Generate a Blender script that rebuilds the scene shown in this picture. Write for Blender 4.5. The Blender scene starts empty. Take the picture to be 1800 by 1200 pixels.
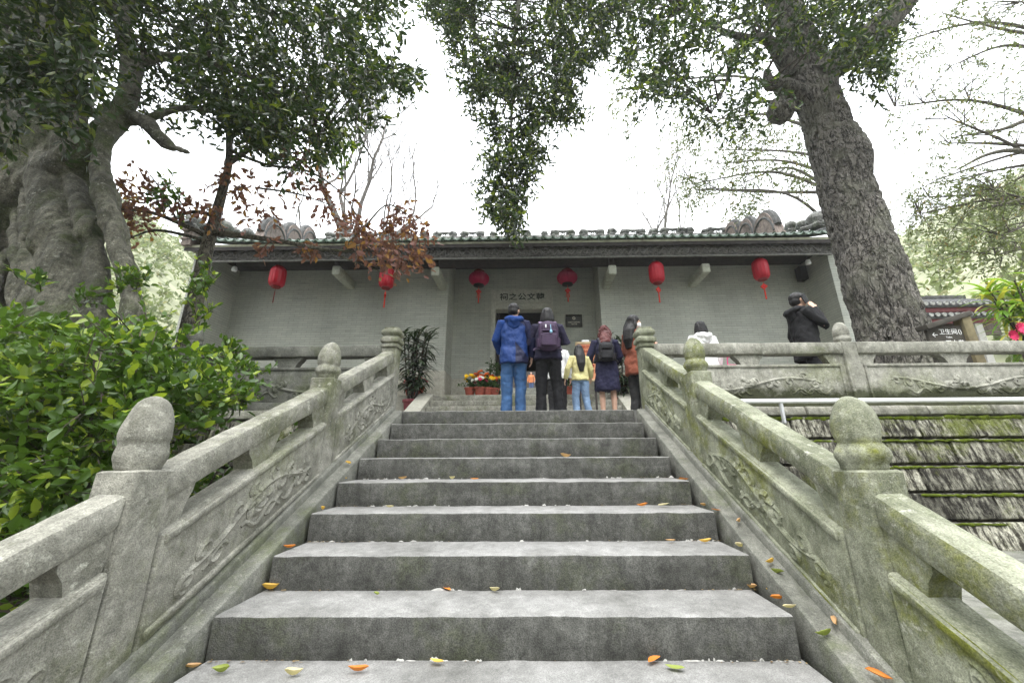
import bpy, bmesh, math, random
import numpy as np
from mathutils import Vector, Matrix, noise as mnoise

random.seed(7)
rng = np.random.default_rng(11)
SC = bpy.context.scene
COL = SC.collection

# ------------------------------------------------------------------ camera
CAM = Vector((0.12469659, 0.0, -0.48328347))
PITCH, YAW, ROLL = math.radians(17.04935607), math.radians(-0.78599069), math.radians(-0.32944234)
FPX, PCX, PCY = 696.0165, 920.2818, 582.6871          # focal length and principal point on a frame 1800 wide
FWD = Vector((math.sin(YAW) * math.cos(PITCH), math.cos(YAW) * math.cos(PITCH), math.sin(PITCH)))
_r = Vector((math.cos(YAW), -math.sin(YAW), 0)); _u = _r.cross(FWD)
RGT = _r * math.cos(ROLL) + _u * math.sin(ROLL)
UPV = -_r * math.sin(ROLL) + _u * math.cos(ROLL)
cam_data = bpy.data.cameras.new('camera')
cam = bpy.data.objects.new('camera', cam_data); COL.objects.link(cam)
cam_data.sensor_width = 36; cam_data.sensor_fit = 'HORIZONTAL'
cam_data.lens = FPX / 1800 * 36
cam_data.shift_x = -(PCX - 900) / 1800; cam_data.shift_y = (PCY - 600) / 1800
cam_data.clip_start = 0.05; cam_data.clip_end = 3000
M = Matrix((RGT, UPV, -FWD)).transposed().to_4x4(); M.translation = CAM
cam.matrix_world = M
SC.camera = cam

# ------------------------------------------------------------------ sky, sun, exposure (overcast day)
SUN_EL, SUN_ROT = math.radians(66), math.radians(200)
world = bpy.data.worlds.new('World'); SC.world = world; world.use_nodes = True
wn, wl = world.node_tree.nodes, world.node_tree.links
wn.clear()
w_out = wn.new('ShaderNodeOutputWorld'); w_bg = wn.new('ShaderNodeBackground')
w_sky = wn.new('ShaderNodeTexSky'); w_sky.sky_type = 'NISHITA'; w_sky.sun_disc = False
w_sky.sun_elevation = SUN_EL; w_sky.sun_rotation = SUN_ROT; w_sky.dust_density = 4
w_tc = wn.new('ShaderNodeTexCoord'); w_no = wn.new('ShaderNodeTexNoise')
w_no.inputs['Scale'].default_value = 1.6; w_no.inputs['Detail'].default_value = 5
w_rp = wn.new('ShaderNodeValToRGB')
w_rp.color_ramp.elements[0].position = .3; w_rp.color_ramp.elements[0].color = (8.3, 8.7, 9.2, 1)
w_rp.color_ramp.elements[1].position = .7; w_rp.color_ramp.elements[1].color = (9.2, 9.45, 9.75, 1)
w_mx = wn.new('ShaderNodeMixRGB'); w_mx.inputs[0].default_value = .92      # thick cloud over the sky
wl.new(w_tc.outputs['Generated'], w_no.inputs['Vector']); wl.new(w_no.outputs['Fac'], w_rp.inputs[0])
wl.new(w_sky.outputs[0], w_mx.inputs[1]); wl.new(w_rp.outputs[0], w_mx.inputs[2])
w_sp = wn.new('ShaderNodeSeparateXYZ'); wl.new(w_tc.outputs['Generated'], w_sp.inputs[0])
w_gr = wn.new('ShaderNodeMapRange'); wl.new(w_sp.outputs[2], w_gr.inputs[0])         # an overcast sky is brighter overhead than at the horizon
w_gr.inputs[1].default_value = 0; w_gr.inputs[2].default_value = 1; w_gr.inputs[3].default_value = .40; w_gr.inputs[4].default_value = 1.30
w_ml = wn.new('ShaderNodeMixRGB'); w_ml.blend_type = 'MULTIPLY'; w_ml.inputs[0].default_value = 1
wl.new(w_mx.outputs[0], w_ml.inputs[1]); wl.new(w_gr.outputs[0], w_ml.inputs[2])
wl.new(w_ml.outputs[0], w_bg.inputs['Color']); w_bg.inputs['Strength'].default_value = 0.125
wl.new(w_bg.outputs[0], w_out.inputs['Surface'])
sun_data = bpy.data.lights.new('sun', 'SUN'); sun = bpy.data.objects.new('sun', sun_data); COL.objects.link(sun)
sun_data.energy = 1.2; sun_data.angle = math.radians(40); sun_data.color = (1, .98, .95)
_sd = Vector((math.sin(SUN_ROT) * math.cos(SUN_EL), math.cos(SUN_ROT) * math.cos(SUN_EL), math.sin(SUN_EL)))
sun.rotation_euler = (-_sd).to_track_quat('-Z', 'Y').to_euler(); sun.location = (0, 0, 30)
SC.view_settings.view_transform = 'Standard'; SC.view_settings.look = 'None'
SC.view_settings.gamma = 1; SC.view_settings.use_curve_mapping = False
SC.view_settings.exposure = 1.90
SC.render.engine = 'CYCLES'
SC.cycles.use_denoising = True
SC.cycles.max_bounces = 6; SC.cycles.diffuse_bounces = 4; SC.cycles.transparent_max_bounces = 8
SC.cycles.volume_bounces = 1; SC.cycles.sample_clamp_indirect = 4


def at(px, py, Y):
    """a point of the place at distance Y that the photograph shows at pixel px, py"""
    v = FWD + RGT * ((px - PCX) / FPX) + UPV * ((PCY - py) / FPX)
    return CAM + v * (Y / v.y)


def at_z(px, py, Z):
    v = FWD + RGT * ((px - PCX) / FPX) + UPV * ((PCY - py) / FPX)
    return CAM + v * ((Z - CAM.z) / v.z)


# ------------------------------------------------------------------ mesh helpers
ORG = {}


def link(o, parent=None):
    COL.objects.link(o)
    if parent is not None:
        o.parent = parent
    return o


def tag(o, label=None, cat=None, group=None, kind=None):
    if label: o['label'] = label
    if cat: o['category'] = cat
    if group: o['group'] = group
    if kind: o['kind'] = kind
    return o


def thing(name, label, cat, loc=(0, 0, 0), group=None, rotz=0, scale=1, local=False):
    o = bpy.data.objects.new(name, None); COL.objects.link(o)
    o.empty_display_size = .1
    o.location = loc; o.rotation_euler = (0, 0, rotz); o.scale = (scale,) * 3
    ORG[o.name] = Vector((0, 0, 0)) if local else Vector(loc)
    return tag(o, label, cat, group)


class MB:
    def __init__(s):
        s.v = []; s.f = []

    def add(s, vs, fs):
        b = len(s.v); s.v.extend([tuple(p) for p in vs]); s.f.extend([tuple(i + b for i in f) for f in fs]); return s

    def rings(s, rs, cap=True):
        n = len(rs[0]); b = len(s.v)
        for r in rs: s.v.extend([tuple(p) for p in r])
        for i in range(len(rs) - 1):
            for j in range(n):
                k = (j + 1) % n
                s.f.append((b + i * n + j, b + i * n + k, b + (i + 1) * n + k, b + (i + 1) * n + j))
        if cap:
            s.f.append(tuple(b + j for j in reversed(range(n))))
            e = b + (len(rs) - 1) * n
            s.f.append(tuple(e + j for j in range(n)))
        return s

    def tube(s, pts, rad, n=8, flat=1.0, ref=None, cap=True, wob=0, wf=4):
        pts = [Vector(p) for p in pts]
        if not hasattr(rad, '__len__'): rad = [rad] * len(pts)
        x = None; rs = []
        for i, p in enumerate(pts):
            d = (pts[min(i + 1, len(pts) - 1)] - pts[max(i - 1, 0)])
            d = d.normalized() if d.length > 1e-9 else Vector((0, 0, 1))
            if x is None:
                r = Vector(ref) if ref else (Vector((1, 0, 0)) if abs(d.x) < .8 else Vector((0, 1, 0)))
                x = r
            x = (x - d * x.dot(d))
            x = x.normalized() if x.length > 1e-6 else d.orthogonal().normalized()
            y = d.cross(x)
            R = rad[i]; rx, ry = (R if hasattr(R, '__len__') else (R, R * flat))
            ring = []
            for j in range(n):
                a = 2 * math.pi * j / n
                q = p + x * (rx * math.cos(a)) + y * (ry * math.sin(a))
                if wob: q = q + (q - p) * (mnoise.noise(q * wf) * wob)
                ring.append(q)
            rs.append(ring)
        return s.rings(rs, cap)

    def box(s, lo, hi):
        (a, b, c), (d, e, f) = lo, hi
        return s.add([(a, b, c), (d, b, c), (d, e, c), (a, e, c), (a, b, f), (d, b, f), (d, e, f), (a, e, f)],
                     [(3, 2, 1, 0), (4, 5, 6, 7), (0, 1, 5, 4), (1, 2, 6, 5), (2, 3, 7, 6), (3, 0, 4, 7)])

    def beam(s, p0, p1, w, h, side=None, up=(0, 0, 1), r=.012, seg=8, nz=.003, nf=6, taper=1.0, fn=None):
        """a bar of rounded section, w along side and h along up, with worn uneven edges"""
        p0, p1 = Vector(p0), Vector(p1); d = (p1 - p0).normalized()
        up = Vector(up)
        if side is None:
            side = d.cross(up).normalized(); up = side.cross(d).normalized()
        side = Vector(side)
        a, b = w / 2, h / 2; rr = min(r, a * .9, b * .9)
        sec = []
        for cx, cy, a0 in ((a - rr, b - rr, 0), (-a + rr, b - rr, 90), (-a + rr, -b + rr, 180), (a - rr, -b + rr, 270)):
            for t in (0, 45, 90):
                q = math.radians(a0 + t); sec.append((cx + rr * math.cos(q), cy + rr * math.sin(q)))
        rs = []
        ts = [0.0] + [(i + .0) / seg for i in range(seg + 1)] + [1.0]
        L = (p1 - p0).length
        for i, t in enumerate(ts):
            k = 1 + (taper - 1) * t
            ins = 1.0
            if i in (0, len(ts) - 1): ins = -1
            c = p0.lerp(p1, t)
            ring = []
            for x, y in sec:
                if ins < 0:
                    x -= math.copysign(min(rr * .8, abs(x)), x); y -= math.copysign(min(rr * .8, abs(y)), y)
                q = c + side * (x * k) + up * (y * k)
                if ins > 0 and (i == 1 or i == len(ts) - 2):
                    q = q + d * (rr * .6 if i == 1 else -rr * .6)
                if fn: q = fn(q, t)
                if nz: q = q + mnoise.noise_vector(q * nf) * nz + mnoise.noise_vector(q * nf * 4.3) * nz * .5
                ring.append(q)
            rs.append(ring)
        flip = side.cross(up).dot(d) < 0
        if flip: rs = [list(reversed(x)) for x in rs]
        return s.rings(rs)

    def lathe(s, c, prof, n=24, mod=None, nz=0, nf=8):
        c = Vector(c); rs = []
        for r, z in prof:
            ring = []
            for j in range(n):
                a = 2 * math.pi * j / n
                q = c + Vector((math.cos(a), math.sin(a), 0)) * (r * (mod(a, z) if mod else 1)) + Vector((0, 0, z))
                if nz: q = q + mnoise.noise_vector(q * nf) * nz
                ring.append(q)
            rs.append(ring)
        return s.rings(rs)

    def ell(s, c, r, n=12, m=8, mat=None):
        c = Vector(c); rs = []
        for i in range(1, m):
            t = math.pi * i / m; ring = []
            for j in range(n):
                a = 2 * math.pi * j / n
                q = Vector((r[0] * math.sin(t) * math.cos(a), r[1] * math.sin(t) * math.sin(a), -r[2] * math.cos(t)))
                ring.append(c + (mat @ q if mat else q))
            rs.append(ring)
        return s.rings(rs)

    def prism(s, poly, lo, hi, axis=0):
        """extrude a polygon given in the two other axes along axis"""
        n = len(poly)
        def P(p, t):
            q = [0, 0, 0]; o = [i for i in range(3) if i != axis]; q[axis] = t; q[o[0]] = p[0]; q[o[1]] = p[1]; return q
        vs = [P(p, lo) for p in poly] + [P(p, hi) for p in poly]
        fs = [tuple(range(n)), tuple(range(2 * n - 1, n - 1, -1))] + [(i, i + n, (i + 1) % n + n, (i + 1) % n) for i in range(n)]
        return s.add(vs, fs)

    def mesh(s, name, mat=None, smooth=True, org=(0, 0, 0), fix=True):
        me = bpy.data.meshes.new(name)
        o = Vector(org)
        me.from_pydata([(p[0] - o.x, p[1] - o.y, p[2] - o.z) for p in s.v], [], s.f)
        if fix:
            bm = bmesh.new(); bm.from_mesh(me); bmesh.ops.recalc_face_normals(bm, faces=bm.faces); bm.to_mesh(me); bm.free()
        if smooth is True: set_smooth(me, 40)
        if mat: me.materials.append(mat)
        return me

    def build(s, name, mat, parent=None, smooth=True, kind=None):
        root = parent
        while root is not None and root.parent is not None: root = root.parent
        org = ORG.get(root.name, Vector()) if root is not None else Vector()
        o = bpy.data.objects.new(name, s.mesh(name, mat, smooth, org))
        link(o, parent)
        if kind: o['kind'] = kind
        return o


def set_smooth(me, ang=40):
    n = len(me.polygons)
    me.polygons.foreach_set('use_smooth', [True] * n)
    try:
        me.set_sharp_from_angle(angle=math.radians(ang))
    except Exception:
        pass


def put(name, mesh, parent, pos, rot=(0, 0, 0), scale=(1, 1, 1)):
    """one more object of a shared mesh, at world position pos under parent"""
    o = bpy.data.objects.new(name, mesh)
    root = parent
    while root is not None and root.parent is not None: root = root.parent
    org = ORG.get(root.name, Vector()) if root is not None else Vector()
    link(o, parent)
    o.location = Vector(pos) - org; o.rotation_euler = rot
    o.scale = scale if hasattr(scale, '__len__') else (scale,) * 3
    return o


def remesh(mb, voxel, smooth=3, disp=None):
    """fuse overlapping closed shapes into one continuous surface"""
    me = mb.mesh('tmp', smooth=False)
    o = bpy.data.objects.new('tmp', me); COL.objects.link(o)
    m = o.modifiers.new('r', 'REMESH'); m.mode = 'VOXEL'; m.voxel_size = voxel
    if smooth:
        m2 = o.modifiers.new('s', 'SMOOTH'); m2.factor = .5; m2.iterations = smooth
    dg = bpy.context.evaluated_depsgraph_get()
    res = bpy.data.meshes.new_from_object(o.evaluated_get(dg), depsgraph=dg)
    bpy.data.objects.remove(o); bpy.data.meshes.remove(me)
    if disp:
        n = len(res.vertices); co = np.empty(n * 3); no = np.empty(n * 3)
        res.vertices.foreach_get('co', co); res.vertices.foreach_get('normal', no)
        co = co.reshape(-1, 3); no = no.reshape(-1, 3)
        dd = np.array([disp(Vector(p), Vector(q)) for p, q in zip(co, no)])
        res.vertices.foreach_set('co', (co + no * dd[:, None]).ravel())
    set_smooth(res, 180)
    return res


def add_mesh(name, me, mat, parent=None, kind=None):
    me.materials.clear(); me.materials.append(mat); me.name = name
    root = parent
    while root is not None and root.parent is not None: root = root.parent
    org = ORG.get(root.name, Vector()) if root is not None else Vector()
    if org.length > 0: me.transform(Matrix.Translation(-org))
    o = bpy.data.objects.new(name, me); link(o, parent)
    if kind: o['kind'] = kind
    return o


def np_mesh(name, V, Fq, mat):
    """fast mesh from numpy arrays, all faces with the same number of corners"""
    me = bpy.data.meshes.new(name); k = Fq.shape[1]
    me.vertices.add(len(V)); me.vertices.foreach_set('co', V.astype(np.float32).ravel())
    me.loops.add(Fq.size); me.loops.foreach_set('vertex_index', Fq.astype(np.int32).ravel())
    me.polygons.add(len(Fq))
    me.polygons.foreach_set('loop_start', np.arange(0, Fq.size, k, dtype=np.int32))
    try:
        me.polygons.foreach_set('loop_total', np.full(len(Fq), k, dtype=np.int32))
    except Exception:
        pass
    me.update(calc_edges=True); me.validate()
    if mat: me.materials.append(mat)
    return me


def unit(a):
    return a / np.maximum(np.linalg.norm(a, axis=1, keepdims=True), 1e-9)


def leaf_mesh(name, P, D, N, L, W, mat, fold=.25, droop=.15):
    """many folded pointed leaves in one mesh: points P, directions D, normals N"""
    n = len(P); D = unit(D); S = unit(np.cross(N, D)); N = np.cross(D, S)
    L = np.broadcast_to(L, n)[:, None]; W = np.broadcast_to(W, n)[:, None]
    T = [(0, 0, 0), (.28, .45, fold * .45), (.66, .40, fold * .4 - droop * .35), (1, 0, -droop),
         (.66, -.40, fold * .4 - droop * .35), (.28, -.45, fold * .45)]
    V = np.stack([P + D * (t[0] * L) + S * (t[1] * W) + N * (t[2] * W) for t in T], 1).reshape(-1, 3)
    b = np.arange(n)[:, None] * 6
    Fq = np.concatenate([b + np.array([0, 1, 2, 3]), b + np.array([0, 3, 4, 5])], 0)
    return np_mesh(name, V, Fq, mat)


class Foliage:
    def __init__(s):
        s.P = []; s.D = []; s.N = []; s.tw = MB()

    def clump(s, c, r, ntw, nlf, bias=(0, 0, 0), up=.8, droop=.25, tw=True, spread=.25, twr=.004):
        c = np.array(c, float)
        T = unit(unit(rng.normal(size=(ntw, 3))) + np.array(bias))
        S = c + rng.normal(size=(ntw, 3)) * r * spread
        ln = r * rng.uniform(.55, 1.1, ntw)
        t = np.tile(np.linspace(.12, 1, nlf), (ntw, 1)) + rng.uniform(-.04, .04, (ntw, nlf))
        dz = np.zeros((ntw, nlf, 3)); dz[:, :, 2] = -droop * r * t * t
        Q = S[:, None] + T[:, None] * (ln[:, None, None] * t[:, :, None]) + dz
        Q = Q.reshape(-1, 3); n = len(Q)
        TD = np.repeat(T, nlf, 0)
        D = unit(TD * .55 + rng.normal(size=(n, 3)) * .55 + np.array(bias) * .4)
        N = unit(np.array([0, 0, up]) + rng.normal(size=(n, 3)) * .55)
        s.P.append(Q); s.D.append(D); s.N.append(N)
        if tw:
            for i in range(ntw):
                a = Vector(S[i]); e = Vector(S[i] + T[i] * ln[i]); m = (a + e) / 2; m.z -= droop * r * .25; e.z -= droop * r
                s.tw.tube([a, m, e], [twr, twr * .7, twr * .4], 3, cap=False)

    def leaves(s, name, L, W, mat, parent=None, lv=.3, fold=.25, droop=.2):
        P = np.concatenate(s.P); D = np.concatenate(s.D); N = np.concatenate(s.N); n = len(P)
        k = rng.uniform(1 - lv, 1 + lv, n)
        me = leaf_mesh(name, P, D, N, L * k, W * k, mat, fold, droop)
        return add_mesh(name, me, mat, parent, 'stuff')


def in_poly(x, y, poly):
    c = False; j = len(poly) - 1
    for i in range(len(poly)):
        if (poly[i][1] > y) != (poly[j][1] > y) and x < (poly[j][0] - poly[i][0]) * (y - poly[i][1]) / (poly[j][1] - poly[i][1]) + poly[i][0]: c = not c
        j = i
    return c


def sample_poly(poly, n, y0, y1):
    xs = [p[0] for p in poly]; ys = [p[1] for p in poly]; out = []
    while len(out) < n:
        x = random.uniform(min(xs), max(xs)); y = random.uniform(min(ys), max(ys))
        if in_poly(x, y, poly): out.append(at(x, y, random.uniform(y0, y1)))
    return out


def curve_pts(pts, n):
    """smooth path through pts"""
    pts = [Vector(p) for p in pts]; P = [pts[0] * 2 - pts[1]] + pts + [pts[-1] * 2 - pts[-2]]; out = []
    segs = len(pts) - 1
    for k in range(n):
        u = k / (n - 1) * segs; i = min(int(u), segs - 1); t = u - i
        a, b, c, d = P[i:i + 4]
        out.append(.5 * ((2 * b) + (c - a) * t + (2 * a - 5 * b + 4 * c - d) * t * t + (3 * b - a - 3 * c + d) * t ** 3))
    return out


def lerps(vals, n):
    return [float(np.interp(k / (n - 1) * (len(vals) - 1), range(len(vals)), vals)) for k in range(n)]


# ------------------------------------------------------------------ materials
class NT:
    def __init__(s, name):
        s.m = bpy.data.materials.new(name); s.m.use_nodes = True
        s.t = s.m.node_tree; s.n = s.t.nodes; s.l = s.t.links; s.n.clear()
        s.out = s.n.new('ShaderNodeOutputMaterial')

    def node(s, typ, **kw):
        o = s.n.new('ShaderNode' + typ)
        for k, v in kw.items():
            if k.startswith('_'): setattr(o, k[1:], v)
            else: s.set(o.inputs[k.replace('__', ' ')], v)
        return o

    def set(s, sock, v):
        if isinstance(v, bpy.types.NodeSocket): s.l.new(v, sock)
        elif isinstance(v, bpy.types.Node): s.l.new(v.outputs[0], sock)
        else:
            if hasattr(v, '__len__') and len(v) == 3 and sock.type == 'RGBA': v = (*v, 1)
            sock.default_value = v

    def pos(s): return s.node('NewGeometry').outputs['Position']
    def obj(s): return s.node('TexCoord').outputs['Object']
    def sep(s, v): return s.node('SeparateXYZ', Vector=v)

    def scale(s, v, k):
        o = s.node('VectorMath', _operation='MULTIPLY'); s.set(o.inputs[0], v); o.inputs[1].default_value = k; return o.outputs[0]

    def noise(s, v, sc, det=4, ro=.55, dist=0):
        return s.node('TexNoise', Vector=v, Scale=sc, Detail=det, Roughness=ro, Distortion=dist).outputs['Fac']

    def ramp(s, v, lo, hi, a=0.0, b=1.0):
        o = s.node('MapRange', Value=v); o.inputs[1].default_value = lo; o.inputs[2].default_value = hi
        o.inputs[3].default_value = a; o.inputs[4].default_value = b; return o.outputs[0]

    def math(s, op, a, b=0.0):
        o = s.n.new('ShaderNodeMath'); o.operation = op; s.set(o.inputs[0], a); s.set(o.inputs[1], b); return o.outputs[0]

    def mix(s, f, a, b, mode='MIX'):
        o = s.n.new('ShaderNodeMixRGB'); o.blend_type = mode; s.set(o.inputs[0], f); s.set(o.inputs[1], a); s.set(o.inputs[2], b); return o.outputs[0]

    def bump(s, h, st=.3, d=.01, n=None):
        o = s.node('Bump', Height=h, Strength=st, Distance=d)
        if n is not None: s.set(o.inputs['Normal'], n)
        return o.outputs[0]

    def fin(s, col, rough=.85, normal=None, spec=.3, metal=0, **kw):
        p = s.node('BsdfPrincipled'); s.set(p.inputs['Base Color'], col); s.set(p.inputs['Roughness'], rough)
        p.inputs['Specular IOR Level'].default_value = spec; p.inputs['Metallic'].default_value = metal
        if normal is not None: s.set(p.inputs['Normal'], normal)
        for k, v in kw.items(): s.set(p.inputs[k.replace('__', ' ')], v)
        s.l.new(p.outputs[0], s.out.inputs['Surface']); s.p = p
        return s.m


def m_stone(name, c1, c2, stain=(.05, .05, .045), st=.5, moss=None, mo=.0, moscale=1.3, grain=140, gr=.35, bump=.5, lich=0, streak=0, stsc=1.6, st_lo=.48, mot=.22, sk_lo=.5, side_moss=False, damp=None, objvar=0, sksc=(20, 7, 3.2)):
    n = NT(name); p = n.pos()
    big = n.noise(p, stsc, 7, .65); mid = n.noise(p, 9, 5, .6); fine = n.noise(p, grain, 2, .6)
    col = n.mix(n.ramp(mid, .3, .7), c1, c2)
    col = n.mix(n.math('MULTIPLY', n.ramp(big, st_lo, .72), st), col, stain)
    if streak:
        sv = n.scale(p, sksc); sn = n.noise(sv, 1, 6, .72)
        col = n.mix(n.math('MULTIPLY', n.ramp(sn, sk_lo, sk_lo + .16), streak), col, stain)
    if moss:
        mn = n.noise(p, moscale, 6, .7); mf = n.noise(p, 30, 3)
        mk = n.math('MULTIPLY', n.ramp(n.math('ADD', mn, n.math('MULTIPLY', mf, .18)), .60, .74), mo)
        if side_moss: mk = n.math('MULTIPLY', mk, n.ramp(n.sep(n.node('NewGeometry').outputs['Normal']).outputs[2], .8, .4))
        col = n.mix(mk, col, moss)
    if lich:
        ln = n.noise(p, 21, 6, .7, .4); lm = n.noise(p, 2.7, 3)
        col = n.mix(n.math('MULTIPLY', n.math('MULTIPLY', n.ramp(ln, .56, .66), n.ramp(lm, .42, .62)), lich), col, (.47, .47, .40))
    if damp:
        dz = n.math('ADD', n.sep(p).outputs[2], n.math('MULTIPLY', n.noise(p, 2.3, 6, .7), .55))
        col = n.mix(n.ramp(dz, damp[1] + .06, damp[1] - .02, 0, .92), col, damp[0])
    mo2 = n.noise(p, 16, 7, .72, .3)
    g = n.math('MULTIPLY', n.ramp(fine, .32, .68, 1 - gr, 1 + gr), n.ramp(mo2, .3, .7, 1 - mot, 1 + mot))
    cg = n.node('CombineXYZ', X=g, Y=g, Z=g).outputs[0]
    col = n.mix(1, col, cg, 'MULTIPLY')
    h = n.math('ADD', n.math('MULTIPLY', fine, .35), n.math('ADD', mid, n.math('MULTIPLY', n.noise(p, 40, 4), .6)))
    if streak > .7: h = n.math('ADD', h, n.math('MULTIPLY', sn, 1.3))
    if objvar:
        ov = n.ramp(n.node('ObjectInfo').outputs['Random'], 0, 1, 1 - objvar, 1 + objvar); col = n.mix(1, col, n.node('CombineXYZ', X=ov, Y=ov, Z=n.math('MULTIPLY', ov, .94)).outputs[0], 'MULTIPLY')
    return n.fin(col, .9, n.bump(h, bump, .012), .25)


def m_plain(name, c, rough=.8, var=.25, sc=12, bump=.15, spec=.3, metal=0, bsc=60, obj=False, **kw):
    n = NT(name); p = n.obj() if obj else n.pos()
    a = n.noise(p, sc, 5, .6)
    col = n.mix(n.ramp(a, .3, .7), tuple(x * (1 - var) for x in c), tuple(min(1, x * (1 + var)) for x in c))
    return n.fin(col, rough, n.bump(n.noise(p, bsc, 3), bump, .006) if bump else None, spec, metal, **kw)


def m_leaf(name, c1, c2, c3=None, trans=.35, rough=.45, spec=.4, p3=.15, sc=1.5):
    n = NT(name)
    r = n.node('NewGeometry').outputs['Random Per Island']; oi = n.node('ObjectInfo').outputs['Random']
    r = n.math('FRACT', n.math('ADD', r, oi))
    blot = n.noise(n.pos(), sc, 3)
    col = n.mix(n.math('MULTIPLY', n.math('ADD', r, n.ramp(blot, .35, .65)), .5), c1, c2)
    if c3: col = n.mix(n.ramp(r, 1 - p3 - .02, 1 - p3 + .02), col, c3)
    p = n.node('BsdfPrincipled', Roughness=rough); n.set(p.inputs['Base Color'], col); p.inputs['Specular IOR Level'].default_value = spec
    t = n.node('BsdfTranslucent', Color=n.mix(.5, col, n.mix(1, col, (1.6, 1.7, .6), 'MULTIPLY')))
    mx = n.node('MixShader', Fac=trans); n.l.new(p.outputs[0], mx.inputs[1]); n.l.new(t.outputs[0], mx.inputs[2])
    n.l.new(mx.outputs[0], n.out.inputs['Surface'])
    return n.m


def m_cloth(name, c, var=.12, rough=.85, wr=.4, sheen=.2, obj=True, sc=220):
    n = NT(name); p = n.obj()
    a = n.noise(p, 7, 4); col = n.mix(n.ramp(a, .3, .7), tuple(x * (1 - var) for x in c), tuple(min(1, x * (1 + var)) for x in c))
    h = n.math('ADD', n.noise(n.scale(p, (1, 1, .6)), 14, 3, .5, 1.5), n.math('MULTIPLY', n.noise(p, sc, 2), .15))
    return n.fin(col, rough, n.bump(h, wr, .03), .25)


MAT = {}
MAT['granite'] = m_stone('granite_rail', (.33, .32, .275), (.225, .22, .185), (.075, .075, .055), .75, (.09, .105, .03), .55, 1.1, 170, .3, .7, .6, .45, 2.6, .40, .34)
MAT['granite_moss'] = m_stone('granite_rail_mossy', (.29, .295, .225), (.195, .205, .145), (.06, .068, .034), .8, (.12, .13, .012), .9, 1.5, 170, .3, .7, .6, .5, 2.6, .40, .34, .5, True)
MAT['granite_terrace'] = m_stone('granite_terrace', (.33, .325, .28), (.235, .23, .195), (.08, .08, .06), .7, (.10, .12, .03), .4, 1.1, 170, .3, .7, .6, .4, 2.6, .40, .34, .5, False, ((.030, .034, .012), .50))
MAT['granite_dark'] = m_stone('granite_string', (.21, .21, .18), (.14, .14, .12), (.045, .047, .038), .75, (.07, .085, .025), .5, 1.7, 170, .28, .6, .3, .3, 3, .4)
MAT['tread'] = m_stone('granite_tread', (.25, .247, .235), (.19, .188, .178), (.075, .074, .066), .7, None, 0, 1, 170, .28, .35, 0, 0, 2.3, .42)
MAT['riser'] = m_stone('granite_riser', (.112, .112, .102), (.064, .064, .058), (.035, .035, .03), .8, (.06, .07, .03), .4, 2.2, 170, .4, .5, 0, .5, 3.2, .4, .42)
MAT['mortar'] = m_plain('lime_mortar', (.36, .355, .33), .95, .25, 25, .3)
MAT['old_wall'] = m_stone('weathered_wall_stone', (.32, .31, .27), (.20, .195, .16), (.016, .014, .010), .9, (.07, .085, .008), .8, 1.4, 120, .35, .8, .3, 1.0, 2.2, .44, .45, .40, False, None, .4, (24, 9, 6))
MAT['moss'] = m_plain('moss', (.06, .08, .008), 1, .6, 14, .9, .1, 0, 90)
MAT['paving'] = m_stone('paving', (.19, .19, .175), (.14, .14, .13), st=.4)
MAT['dado'] = m_stone('dado_granite', (.40, .385, .32), (.33, .32, .27), (.2, .2, .16), .4, grain=120, gr=.15, bump=.2)
MAT['beam_stone'] = m_stone('bracket_granite', (.40, .41, .34), (.33, .34, .28), (.2, .2, .16), .4, grain=120, gr=.18, bump=.2)
MAT['door_stone'] = m_stone('door_granite', (.50, .50, .44), (.42, .42, .37), (.2, .2, .18), .3, grain=120, gr=.15, bump=.2)
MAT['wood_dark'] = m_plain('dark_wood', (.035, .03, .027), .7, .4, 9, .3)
MAT['white_paint'] = m_plain('white_paint', (.75, .76, .76), .45, .08, 6, .05)
MAT['black'] = m_plain('black_plastic', (.015, .015, .016), .5, .2, 9, .1)
MAT['soil'] = m_plain('soil', (.045, .036, .026), 1, .5, 6, .8)

# ================================================================== the setting
Y1, TR, RI = 4.7562, 0.37046, 0.17333
def nose(y): return (y - Y1) * RI / TR

mb = MB(); mb.add([(-600, -600, -2.75), (600, -600, -2.75), (600, 900, -2.75), (-600, 900, -2.75)], [(0, 1, 2, 3)])
tag(mb.build('ground', MAT['paving'], smooth=False), kind='structure')
mb = MB(); mb.box((-17, 4.80, -2.7), (17, 46, 0.0))
tag(mb.build('terrace', MAT['paving'], smooth=False), kind='structure')
for sx, nm in ((-1, 'planting_bed'), (1, 'planting_bed')):
    V = []; F = []; nx, ny = 40, 30
    for i in range(nx + 1):
        for j in range(ny + 1):
            x = sx * (1.74 + 15 * (i / nx) ** 1.3); y = -4 + 8.75 * j / ny
            V.append((x, y, -1.38 + .09 * mnoise.noise(Vector((x * 1.3, y * 1.3, 0))) - .35 * max(0, 1.2 - y) * .25))
    for i in range(nx):
        for j in range(ny):
            a = i * (ny + 1) + j; F.append((a, a + 1, a + ny + 2, a + ny + 1))
    mb = MB(); mb.add(V, F); mb.build(nm, MAT['soil'] if sx < 0 else MAT['granite_dark'])['kind'] = 'structure'

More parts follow.
